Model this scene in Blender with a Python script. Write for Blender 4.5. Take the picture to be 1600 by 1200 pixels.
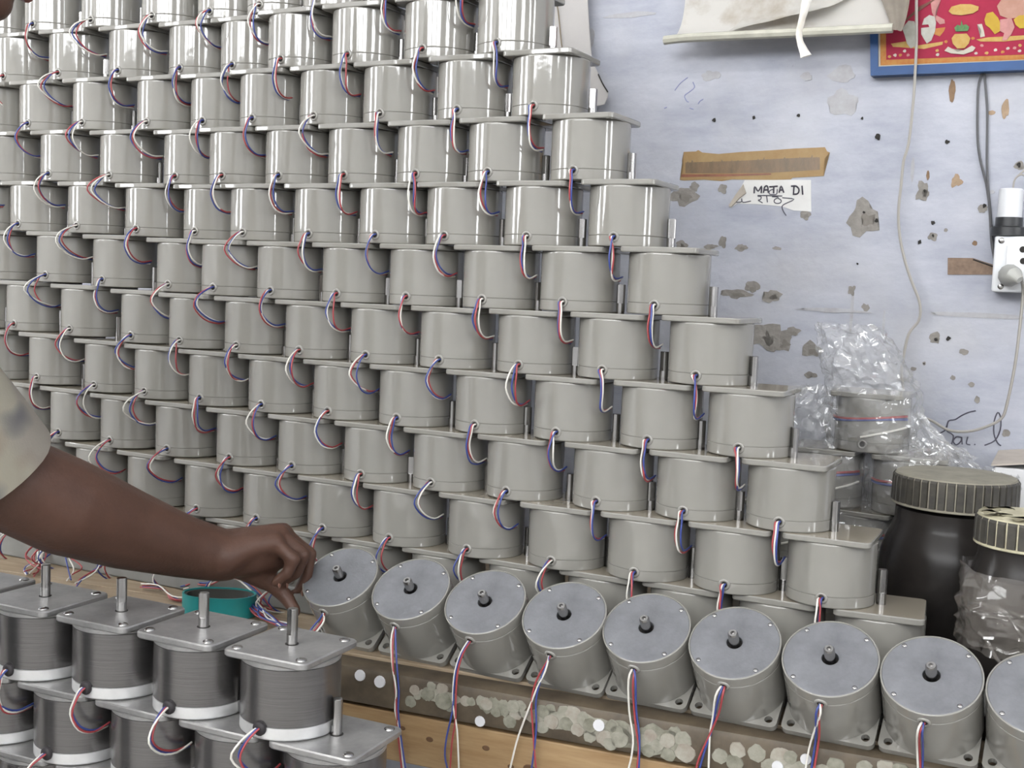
import bpy, bmesh, math, random
from mathutils import Vector, Matrix, noise
from math import sin, cos, pi, radians as RAD

# ------------------------------------------------------------------ scene, camera, world, light
S = bpy.context.scene
COL = S.collection
for o in list(bpy.data.objects):
    bpy.data.objects.remove(o, do_unlink=True)
ZS = 1.2675                     # camera height; table top is at 0.75 m
AL = 0.4694                     # the wall, the bench and the stack run at this angle
DV = Vector((cos(AL), -sin(AL), 0.0))
NV = Vector((-sin(AL), -cos(AL), 0.0))

def V(u, v, z):                 # u along the wall, v towards the wall, z relative to eye height
    return DV * u - NV * v + Vector((0, 0, z + ZS))

cd = bpy.data.cameras.new('camera')
cam = bpy.data.objects.new('camera', cd)
COL.objects.link(cam)
S.camera = cam
cd.sensor_width = 36.0
cd.lens = 1873.3 / 1600 * 36
cd.clip_start = 0.02
R_ = Vector((0.9992736, 0.0032449, 0.0379706))
U_ = Vector((-0.0381090, 0.0850866, 0.9956445))
W_ = Vector((0.0, 0.9963683, -0.0851484))
cam.matrix_world = Matrix(((R_.x, U_.x, -W_.x, 0), (R_.y, U_.y, -W_.y, 0), (R_.z, U_.z, -W_.z, ZS), (0, 0, 0, 1)))

S.view_settings.view_transform = 'Standard'
S.view_settings.look = 'None'
S.view_settings.gamma = 1.0
S.view_settings.use_curve_mapping = False
S.view_settings.exposure = 0.16
S.cycles.use_denoising = True
S.cycles.max_bounces = 8
S.cycles.transparent_max_bounces = 24
S.cycles.caustics_reflective = False
S.cycles.caustics_refractive = False
TUBE, PANE, WORLD = 85.0, 14.0, 0.4
wd = bpy.data.worlds.new('daylight')
S.world = wd
wd.use_nodes = True
wd.node_tree.nodes['Background'].inputs[0].default_value = (0.75, 0.85, 1.0, 1)
wd.node_tree.nodes['Background'].inputs[1].default_value = WORLD

# ------------------------------------------------------------------ measured layout (metres)
PATCHES = [(-0.6977,0.159,0.0232,0.0154,0),(-0.6775,0.1721,0.008,0.0087,0),(-0.6251,0.171,0.0079,0.0076,0),(-0.4828,0.1279,0.0084,0.0074,0),(-0.3864,0.1267,0.0263,0.0278,0),(-0.6201,0.081,0.0067,0.0097,0),(-0.5882,0.0719,0.0111,0.0065,0),(-0.6412,0.0719,0.0103,0.0044,0),(-0.6944,0.0741,0.0094,0.0078,0),(-0.5267,0.0721,0.0065,0.0032,0),(-0.5656,0.0044,0.0121,0.0097,0),(-0.5308,-0.0083,0.0162,0.0107,0),(-0.5962,-0.0065,0.0269,0.0076,0),(-0.4939,-0.0667,0.0128,0.0074,0),(-0.5391,-0.0745,0.0262,0.0238,0),(-0.509,-0.0847,0.0216,0.015,0),(-0.458,-0.0946,0.0179,0.0127,0),(-0.4588,-0.1362,0.0095,0.0054,0),(-0.4312,0.3097,0.0224,0.0206,2),(-0.4369,0.3528,0.0206,0.0122,2),(-0.2986,0.1657,0.0106,0.015,0),(-0.2498,0.1816,0.0085,0.0089,1),(-0.2786,0.0956,0.0077,0.0061,0),(-0.2058,0.1402,0.0065,0.0079,0),(-0.1597,0.2045,0.0081,0.0058,0),(-0.2647,0.3219,0.0047,0.0176,3),(-0.1857,0.292,0.0055,0.0145,1),(-0.2055,0.2868,0.0055,0.0034,1),(-0.3974,-0.026,0.0031,0.0354,2),(-0.3995,0.0073,0.0061,0.0083,0),(-0.3753,-0.0208,0.0061,0.0062,0),(-0.3457,-0.0423,0.002,0.0206,2),(-0.2644,-0.0647,0.0086,0.0081,0),(-0.2219,-0.0834,0.0066,0.005,0),(-0.2792,-0.1053,0.0029,0.0031,0),(-0.2953,-0.1146,0.0049,0.0031,0),(-0.2345,-0.1247,0.0038,0.004,0),(-0.2063,-0.1338,0.0047,0.004,0),(-0.1963,-0.1563,0.0038,0.006,0),(-0.151,-0.2057,0.0055,0.006,0),(-0.3165,0.2009,0.0029,0.018,2),(-0.2926,0.1917,0.0024,0.007,3),(-0.3091,-0.132,0.0069,0.0031,2),(-0.2023,-0.0242,0.0698,0.004,2),(-0.4295,-0.0274,0.052,0.0032,2),(-0.8094,0.4724,0.0456,0.0044,2),(-0.8821,0.4369,0.0062,0.0136,2),(-0.1964,0.1657,0.0037,0.0029,2),(-0.2162,0.0867,0.0037,0.004,3),(-0.2601,0.1059,0.0029,0.003,0),(-0.494,0.3532,0.0095,0.0062,2),(-0.6557,0.3621,0.0157,0.0086,2)]
HOLES = [(-0.6471,0.2867,0.0038),(-0.5783,0.2891,0.0032),(-0.503,0.2912,0.0033),(-0.4001,0.2833,0.0025),(-0.3731,0.2532,0.0061),(-0.2672,0.2431,0.004),(-0.2801,0.1176,0.004),(-0.2984,0.0871,0.004),(-0.2788,0.0976,0.0025),(-0.2452,-0.0636,0.004),(-0.2643,-0.0657,0.003),(-0.2061,0.1441,0.0039),(-0.3668,0.1197,0.0036),(-0.2959,0.1677,0.0025),(-0.2792,-0.1053,0.0015),(-0.1608,0.2064,0.0038),(-0.3878,0.1328,0.0026),(-0.3929,0.0501,0.0021)]
TAPE = [(-0.6987,0.2341),(-0.6765,0.2347),(-0.6726,0.2371),(-0.6654,0.2326),(-0.6364,0.2298),(-0.5955,0.2326),(-0.5458,0.2346),(-0.5083,0.2368),(-0.4568,0.2382),(-0.4528,0.2314),(-0.4481,0.2295),(-0.4566,0.2197),(-0.4558,0.1915),(-0.5074,0.189),(-0.51,0.1863),(-0.543,0.1855),(-0.5717,0.186),(-0.6105,0.1867),(-0.628,0.184),(-0.6599,0.1864),(-0.6951,0.1852),(-0.7033,0.1862),(-0.698,0.2015),(-0.7009,0.2188)]
TAPEBAND = [(-0.6947,0.2158),(-0.6024,0.2177),(-0.4981,0.2216),(-0.464,0.2219),(-0.4628,0.2016),(-0.5437,0.1976),(-0.6169,0.1971),(-0.6937,0.1976)]
TAPERED = [(-0.7007,0.1958),(-0.6169,0.1956),(-0.5436,0.1966),(-0.5434,0.1939),(-0.6166,0.1919),(-0.7015,0.191)]
PAPER = [(-0.5896,0.1791),(-0.588,0.1857),(-0.5072,0.1854),(-0.4766,0.1852),(-0.473,0.1336),(-0.5024,0.1352),(-0.5234,0.1419),(-0.5597,0.1449),(-0.5985,0.1462),(-0.6098,0.1386),(-0.6138,0.1405),(-0.603,0.1575),(-0.5959,0.1707)]
PAPERCURL = [(-0.5895,0.1778),(-0.5843,0.1636),(-0.5951,0.1547),(-0.6079,0.1405),(-0.6129,0.1424),(-0.6013,0.1613)]
MATA = [[(-0.5704,0.1632),(-0.57,0.1744),(-0.5639,0.1669),(-0.5586,0.1753),(-0.5585,0.1636)],[(-0.5545,0.1641),(-0.5528,0.174),(-0.5481,0.1749),(-0.5463,0.1642)],[(-0.5538,0.1688),(-0.547,0.1692)],[(-0.5452,0.174),(-0.531,0.1751)],[(-0.5376,0.1747),(-0.5375,0.1632)],[(-0.5281,0.1642),(-0.5254,0.1753),(-0.5202,0.1644)],[(-0.5269,0.1688),(-0.5216,0.1692)],[(-0.5085,0.1752),(-0.5001,0.1752),(-0.4951,0.1697),(-0.4969,0.1629),(-0.5049,0.1618)],[(-0.5038,0.1752),(-0.5039,0.1618)],[(-0.4906,0.1758),(-0.4886,0.1611)]]
RATH = [[(-0.5317,0.1703),(-0.5322,0.1623),(-0.5378,0.1614),(-0.5445,0.1623),(-0.5439,0.1679),(-0.5374,0.1703)],[(-0.5643,0.1585),(-0.5582,0.1576),(-0.5592,0.1529),(-0.563,0.152),(-0.5551,0.1474)],[(-0.5491,0.1595),(-0.5471,0.1483)],[(-0.5548,0.1599),(-0.5434,0.1595)],[(-0.5395,0.1577),(-0.53,0.1573),(-0.5298,0.1549)],[(-0.5299,0.1555),(-0.524,0.1521),(-0.5247,0.1479),(-0.5303,0.1465),(-0.5352,0.1487),(-0.535,0.153),(-0.5308,0.1554)],[(-0.5224,0.1562),(-0.5025,0.1537),(-0.518,0.1457),(-0.5219,0.141),(-0.5192,0.1336),(-0.5141,0.1266)],[(-0.6005,0.1481),(-0.5918,0.1491),(-0.5916,0.1547),(-0.5889,0.1482),(-0.5754,0.1505)],[(-0.5644,0.1598),(-0.5225,0.159)]]
FAIL = [[(-0.2498,-0.2158),(-0.2395,-0.2071),(-0.2368,-0.1939),(-0.227,-0.1907),(-0.218,-0.1837),(-0.2077,-0.1776),(-0.1973,-0.1742)],[(-0.2368,-0.1939),(-0.2394,-0.2085),(-0.228,-0.2161),(-0.2298,-0.2307)],[(-0.2158,-0.2179),(-0.2233,-0.218),(-0.2274,-0.2253),(-0.2225,-0.2306),(-0.2159,-0.2242),(-0.2153,-0.2172),(-0.2137,-0.2291)],[(-0.2065,-0.2164),(-0.2077,-0.2271),(-0.2017,-0.2286)],[(-0.1959,-0.2269),(-0.1943,-0.2278)],[(-0.181,-0.2274),(-0.1666,-0.2184),(-0.1599,-0.2013),(-0.1603,-0.183),(-0.1651,-0.1741),(-0.1694,-0.188),(-0.1686,-0.2078),(-0.1625,-0.2214),(-0.1569,-0.226)]]
SCRIB = [[(-0.7208,0.3395),(-0.7111,0.3515),(-0.6984,0.3607)],[(-0.6887,0.3524),(-0.6854,0.3435),(-0.6934,0.3367),(-0.7025,0.33),(-0.6982,0.321),(-0.6944,0.3192)],[(-0.6774,0.3151),(-0.6739,0.3202),(-0.6685,0.3227)],[(-0.7383,0.3099),(-0.7336,0.3116)],[(-0.6919,0.3085),(-0.6853,0.3065)]]
SMALLTAPE = [(-0.2545,0.0631),(-0.2168,0.0636),(-0.2039,0.0594),(-0.1868,0.0543),(-0.1846,0.0533),(-0.1837,0.0389),(-0.253,0.0367)]
POSTER = {'frame': [(-0.3867,0.3467),(-0.1476,0.3458),(-0.1643,0.5865),(-0.4063,0.6053)],'white': [(-0.3766,0.3609),(-0.1486,0.3604),(-0.1637,0.5789),(-0.3928,0.5943)],'orange': [(-0.3739,0.3635),(-0.1502,0.3623),(-0.1651,0.5775),(-0.3897,0.5908)],'red': [(-0.3653,0.3717),(-0.1507,0.3697),(-0.1649,0.5745),(-0.3808,0.5868)],'tray': [(-0.2761,0.4406),(-0.272,0.4474),(-0.2593,0.4502),(-0.2442,0.4491),(-0.2327,0.4448),(-0.2331,0.4393),(-0.2403,0.4351),(-0.2567,0.4334),(-0.2705,0.4356)],'pot': [(-0.2689,0.3993),(-0.2647,0.4054),(-0.2473,0.4051),(-0.2415,0.3978),(-0.2433,0.39),(-0.2489,0.3833),(-0.2594,0.3831),(-0.2668,0.3913)],'leaves': [(-0.2661,0.4149),(-0.2618,0.4193),(-0.2572,0.4175),(-0.2562,0.426),(-0.2534,0.4172),(-0.249,0.4193),(-0.2442,0.4151),(-0.246,0.409),(-0.2634,0.4092)],'flowers': [(-0.2783,0.3809),(-0.2734,0.387),(-0.2671,0.3835),(-0.2591,0.3783),(-0.2502,0.3802),(-0.2386,0.3867),(-0.2331,0.3832),(-0.2365,0.3779),(-0.2498,0.3739),(-0.2681,0.3764)],'dhotiA': [(-0.3117,0.4319),(-0.3043,0.437),(-0.2964,0.4341),(-0.2935,0.4252),(-0.2942,0.4118),(-0.2987,0.3978),(-0.3053,0.3934),(-0.3096,0.4),(-0.3145,0.4082),(-0.3154,0.4178),(-0.3031,0.4184),(-0.3049,0.4227),(-0.3142,0.4225)],'dhotiB': [(-0.3401,0.4241),(-0.335,0.4302),(-0.3263,0.4288),(-0.3235,0.4215),(-0.3203,0.4086),(-0.3215,0.3911),(-0.3291,0.3875),(-0.3351,0.395),(-0.34,0.4097),(-0.3436,0.4179)],'skinA': [(-0.3042,0.4599),(-0.2888,0.4588),(-0.2941,0.4466),(-0.2958,0.4372),(-0.2814,0.4284),(-0.2803,0.4228),(-0.2879,0.4217),(-0.2953,0.4301),(-0.3007,0.4407)],'stickA': [(-0.3011,0.4597),(-0.2972,0.4594),(-0.3247,0.4407),(-0.3381,0.4304),(-0.3406,0.4321),(-0.3192,0.4514)],'mat1': [(-0.3597,0.3964),(-0.3346,0.399),(-0.3215,0.3911),(-0.2816,0.3953),(-0.282,0.3906),(-0.3087,0.3856),(-0.3562,0.3914)],'seatA': [(-0.2944,0.4158),(-0.2792,0.4169),(-0.2811,0.411),(-0.2867,0.4035),(-0.2954,0.4071)],'kneeL': [(-0.2232,0.4247),(-0.2208,0.4339),(-0.2121,0.4356),(-0.2041,0.4266),(-0.1989,0.4155),(-0.1998,0.4062),(-0.2068,0.402),(-0.2149,0.4118),(-0.2212,0.4168)],'kneeR': [(-0.1818,0.4221),(-0.1749,0.4278),(-0.1562,0.4281),(-0.1534,0.4081),(-0.1722,0.4085),(-0.1784,0.4142)],'belly': [(-0.2067,0.4438),(-0.2014,0.4526),(-0.1635,0.45),(-0.1607,0.4315),(-0.1733,0.4246),(-0.1892,0.4241),(-0.2013,0.4295)],'sash': [(-0.2009,0.4233),(-0.1849,0.4246),(-0.1796,0.4112),(-0.1833,0.4007),(-0.19,0.3918),(-0.1959,0.3921),(-0.1936,0.4028),(-0.1998,0.4062)],'platform': [(-0.2332,0.3957),(-0.2169,0.3979),(-0.1527,0.3981),(-0.1523,0.3927),(-0.1943,0.3905),(-0.227,0.3923)],'bird': [(-0.2332,0.4183),(-0.2265,0.4187),(-0.2228,0.4076),(-0.2208,0.3997),(-0.2274,0.3985),(-0.2266,0.4094)]}
PDOTS = [(-0.3608,0.3763),(-0.3522,0.378),(-0.3442,0.3779),(-0.338,0.384),(-0.3324,0.3773),(-0.2892,0.3822),(-0.288,0.3758),(-0.277,0.395),(-0.2318,0.375),(-0.2243,0.3862),(-0.2168,0.3746),(-0.2045,0.3786),(-0.194,0.375),(-0.187,0.38),(-0.1775,0.3803),(-0.1704,0.3835),(-0.1699,0.3753),(-0.2378,0.3979)]
CALSHEET = [(1064.5,-50.0),(1064.5,0.0),(1062.0,27.5),(1056.25,58.75)]
CABLE = [(-0.3262,0.5174),(-0.3234,0.459),(-0.3193,0.3955),(-0.3182,0.3475),(-0.3182,0.3023),(-0.321,0.2401),(-0.3269,0.2115),(-0.3284,0.1736),(-0.3297,0.1326),(-0.3253,0.0945),(-0.3151,0.0565),(-0.3023,0.0227),(-0.2886,-0.0089),(-0.2878,-0.0361),(-0.3019,-0.059),(-0.3081,-0.1),(-0.3086,-0.1225),(-0.3039,-0.1507)]
BLK1 = [(-0.2235,0.3585),(-0.2228,0.3469),(-0.2266,0.322),(-0.223,0.2541),(-0.2169,0.2171),(-0.205,0.1771),(-0.1979,0.1401),(-0.1917,0.0894),(-0.1852,0.0612),(-0.1815,0.0476)]
BLK2 = [(-0.2208,0.3584),(-0.219,0.3448),(-0.2122,0.2983),(-0.2097,0.2674),(-0.2067,0.217),(-0.2024,0.1742),(-0.1969,0.1392),(-0.1903,0.0895),(-0.1833,0.0593)]
PLUGCORD = [(-0.1398,0.0363),(-0.1383,0.0145),(-0.1389,-0.0285),(-0.1423,-0.096),(-0.1498,-0.1565),(-0.1563,-0.1794),(-0.1762,-0.1939),(-0.2031,-0.2042),(-0.231,-0.2048),(-0.2553,-0.193),(-0.2679,-0.1891)]
BOX = [(-0.1835,0.0964),(-0.1778,0.0121),(-0.0952,0.103),(-0.0894,0.0193)]
BOXPTS = [(-0.1736,0.0893),(-0.1703,0.0205),(-0.1429,0.0766),(-0.1412,0.0594),(-0.1544,0.0453),(-0.1651,0.0837),(-0.1476,0.0363)]
HOLDER = [(-0.1668,0.0981),(-0.1676,0.1097),(-0.1687,0.1251),(-0.1716,0.1685),(-0.1876,0.1637),(-0.1551,0.1637)]
SHEET = [(-0.9674,0.5701),(-0.8837,0.5631),(-0.8794,0.497),(-0.8726,0.4305),(-0.8658,0.3915),(-0.8525,0.3677),(-0.8432,0.3508),(-0.8328,0.3361),(-0.8336,0.3273),(-0.8391,0.3153),(-0.8535,0.3125),(-0.9433,0.3153)]
STRING = [(-0.9364,0.4943),(-0.9317,0.4718),(-0.9246,0.4258),(-0.9214,0.4123)]
CAL = [(-0.7014,0.561),(-0.6971,0.4775),(-0.6985,0.4411),(-0.7029,0.4173),(-0.7219,0.4141),(-0.7133,0.401),(-0.3501,0.4098),(-0.3577,0.5305),(-0.6094,0.4202),(-0.5796,0.4997),(-0.4885,0.433),(-0.4789,0.3726),(-0.3866,0.4557),(-0.3401,0.4024),(-0.3245,0.5276)]
STICKERS = [(0.1034,-0.5523,0.0074,0),(0.113,-0.5434,0.0049,0),(0.1088,-0.5359,0.0068,0),(0.1285,-0.5381,0.0087,0),(0.133,-0.5265,0.0058,0),(0.1486,-0.5276,0.0076,0),(0.1511,-0.5434,0.0115,0),(0.159,-0.5493,0.0067,0),(0.1816,-0.5383,0.0067,0),(0.1893,-0.5379,0.0056,0),(0.2033,-0.5346,0.0066,0),(0.211,-0.5378,0.0079,0),(0.2244,-0.5453,0.0065,0),(0.2482,-0.5342,0.0082,0),(0.2504,-0.5435,0.0082,0),(0.2435,-0.5553,0.0082,0),(0.2573,-0.5326,0.0073,0),(0.2743,-0.5438,0.0072,0),(0.2866,-0.5347,0.0081,0),(0.2875,-0.5538,0.008,0),(0.2997,-0.5446,0.0089,0),(0.2973,-0.5293,0.0062,0),(0.3153,-0.5315,0.0089,0),(0.3278,-0.5311,0.0106,0),(0.3195,-0.5447,0.0088,0),(0.3403,-0.5341,0.0079,0),(0.3339,-0.5491,0.0079,0),(0.3495,-0.5411,0.0087,0),(0.3501,-0.5548,0.0078,0),(0.3658,-0.5537,0.0078,0),(0.3742,-0.5471,0.0077,0),(0.3781,-0.5361,0.0076,0),(0.3703,-0.5536,0.0105,0),(0.3847,-0.5442,0.0093,0),(0.3876,-0.5522,0.0103,0),(0.3994,-0.5467,0.0085,0),(0.4161,-0.5386,0.0068,0),(0.4183,-0.5484,0.0084,0),(0.4264,-0.5402,0.0076,0),(0.424,-0.5593,0.0076,0),(0.4354,-0.5504,0.0075,0),(0.4476,-0.5423,0.0091,0),(0.4562,-0.5315,0.0075,0),(0.4665,-0.538,0.0099,0),(0.469,-0.5544,0.0115,0),(0.4493,-0.5597,0.0083,0),(0.5115,-0.5498,0.0088,0),(0.5318,-0.5386,0.0088,0),(0.5295,-0.5548,0.0096,0),(0.5542,-0.5386,0.0101,0),(0.5809,-0.5386,0.0109,0),(0.5933,-0.5363,0.0076,0),(0.5706,-0.5503,0.0078,0),(0.4058,-0.537,0.0068,0),(0.3765,-0.5371,0.0069,0),(0.3758,-0.5595,0.0077,0),(0.5845,-0.5364,0.0091,0),(0.6445,-0.537,0.0092,0),(0.6751,-0.5336,0.0086,0),(0.6987,-0.528,0.0085,0),(0.7137,-0.5274,0.0081,0),(0.0284,-0.5288,0.0077,1),(0.0582,-0.5327,0.0081,1),(0.2028,-0.5614,0.0071,1),(0.3611,-0.5387,0.0078,1),(0.6104,-0.5352,0.0065,1),(0.5791,-0.5495,0.0069,1)]
FWIRES = {0: [[(-0.9416,1.314,-0.4679),(-0.9474,1.3078,-0.4798),(-0.9521,1.3029,-0.4883),(-0.9517,1.2916,-0.5057)],[(-0.9464,1.3147,-0.4671),(-0.9529,1.3093,-0.4776),(-0.9568,1.3035,-0.4875),(-0.9566,1.2924,-0.5042)],[(-0.9389,1.3133,-0.4691),(-0.9437,1.3072,-0.4808),(-0.9484,1.3023,-0.4893),(-0.946,1.2925,-0.505)]],1: [[(-0.8268,1.3123,-0.4762),(-0.8192,1.302,-0.5065),(-0.8135,1.3011,-0.5396),(-0.8107,1.3013,-0.5649),(-0.8077,1.3016,-0.5989),(-0.8006,1.3023,-0.6452)],[(-0.823,1.3125,-0.4756),(-0.8137,1.3027,-0.5057),(-0.8088,1.3015,-0.5388),(-0.8089,1.3015,-0.5646),(-0.804,1.302,-0.5983),(-0.795,1.3028,-0.6442)],[(-0.8297,1.3122,-0.4767),(-0.8201,1.3019,-0.5067),(-0.8125,1.3011,-0.5394),(-0.8135,1.3011,-0.5654),(-0.8062,1.3018,-0.59),(-0.7978,1.3025,-0.6447)]],2: [[(-0.7222,1.3153,-0.4757),(-0.7268,1.3117,-0.4965),(-0.7274,1.3092,-0.5169),(-0.7274,1.3092,-0.5422),(-0.7273,1.3092,-0.5675),(-0.7309,1.3089,-0.5936),(-0.7322,1.3088,-0.6321)],[(-0.724,1.3153,-0.476),(-0.7295,1.3115,-0.4969),(-0.7308,1.3089,-0.5217),(-0.7315,1.3088,-0.5513),(-0.7383,1.3082,-0.5864),(-0.7401,1.308,-0.6123),(-0.7349,1.3085,-0.6326)],[(-0.7258,1.3152,-0.4763),(-0.731,1.3109,-0.4996),(-0.7317,1.3088,-0.5218),(-0.7308,1.3089,-0.547),(-0.7243,1.3095,-0.5755),(-0.7196,1.3099,-0.6297)]],3: [[(-0.6127,1.3188,-0.4799),(-0.6216,1.319,-0.5012),(-0.6249,1.3189,-0.5248),(-0.6222,1.3192,-0.5491),(-0.6181,1.3195,-0.5855),(-0.6146,1.3199,-0.6096)],[(-0.6092,1.3189,-0.4793),(-0.6164,1.3194,-0.5028),(-0.619,1.3195,-0.5238),(-0.6171,1.3196,-0.5482),(-0.6178,1.3196,-0.573),(-0.6213,1.3192,-0.6109)],[(-0.6075,1.3189,-0.479),(-0.6181,1.3193,-0.5031),(-0.6258,1.3188,-0.525),(-0.6342,1.318,-0.5495),(-0.6425,1.3172,-0.5775),(-0.6504,1.3165,-0.6165)]],4: [[(-0.4929,1.3224,-0.4721),(-0.4934,1.3294,-0.502),(-0.4894,1.3317,-0.5337),(-0.4851,1.3321,-0.5568),(-0.4861,1.332,-0.585)],[(-0.4897,1.3224,-0.4715),(-0.4905,1.3316,-0.51),(-0.4851,1.3321,-0.5409),(-0.4837,1.3323,-0.5846)],[(-0.4985,1.3217,-0.4706),(-0.4992,1.3308,-0.5115),(-0.493,1.3314,-0.5423),(-0.4934,1.3313,-0.5664),(-0.4972,1.331,-0.5871)]],5: [[(-0.3826,1.3235,-0.4683),(-0.3892,1.3344,-0.4944),(-0.4017,1.34,-0.5274),(-0.4117,1.3391,-0.5551),(-0.4147,1.3388,-0.5713)],[(-0.3874,1.3246,-0.4719),(-0.3949,1.3364,-0.5),(-0.3989,1.3403,-0.5215),(-0.4047,1.3397,-0.542),(-0.4109,1.3391,-0.5706)],[(-0.3909,1.3234,-0.4699),(-0.3965,1.3363,-0.5003),(-0.4002,1.3402,-0.5256),(-0.3995,1.3402,-0.5684)]],6: [[(-0.2722,1.3284,-0.4711),(-0.2746,1.347,-0.5014),(-0.2781,1.3517,-0.5339),(-0.28,1.3515,-0.5509)],[(-0.2755,1.3267,-0.469),(-0.2782,1.3471,-0.5022),(-0.2807,1.3515,-0.5268),(-0.2828,1.3513,-0.5514)],[(-0.2706,1.3266,-0.468),(-0.2789,1.3413,-0.4929),(-0.2861,1.351,-0.5202),(-0.2892,1.3507,-0.5526)]],7: [[(-0.1646,1.33,-0.469),(-0.1662,1.354,-0.499),(-0.1642,1.3625,-0.5285)],[(-0.162,1.3299,-0.4684),(-0.1629,1.3537,-0.4981),(-0.1629,1.3626,-0.5283)],[(-0.1665,1.3276,-0.4665),(-0.1687,1.3502,-0.4946),(-0.1669,1.3622,-0.529)]]}
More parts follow.
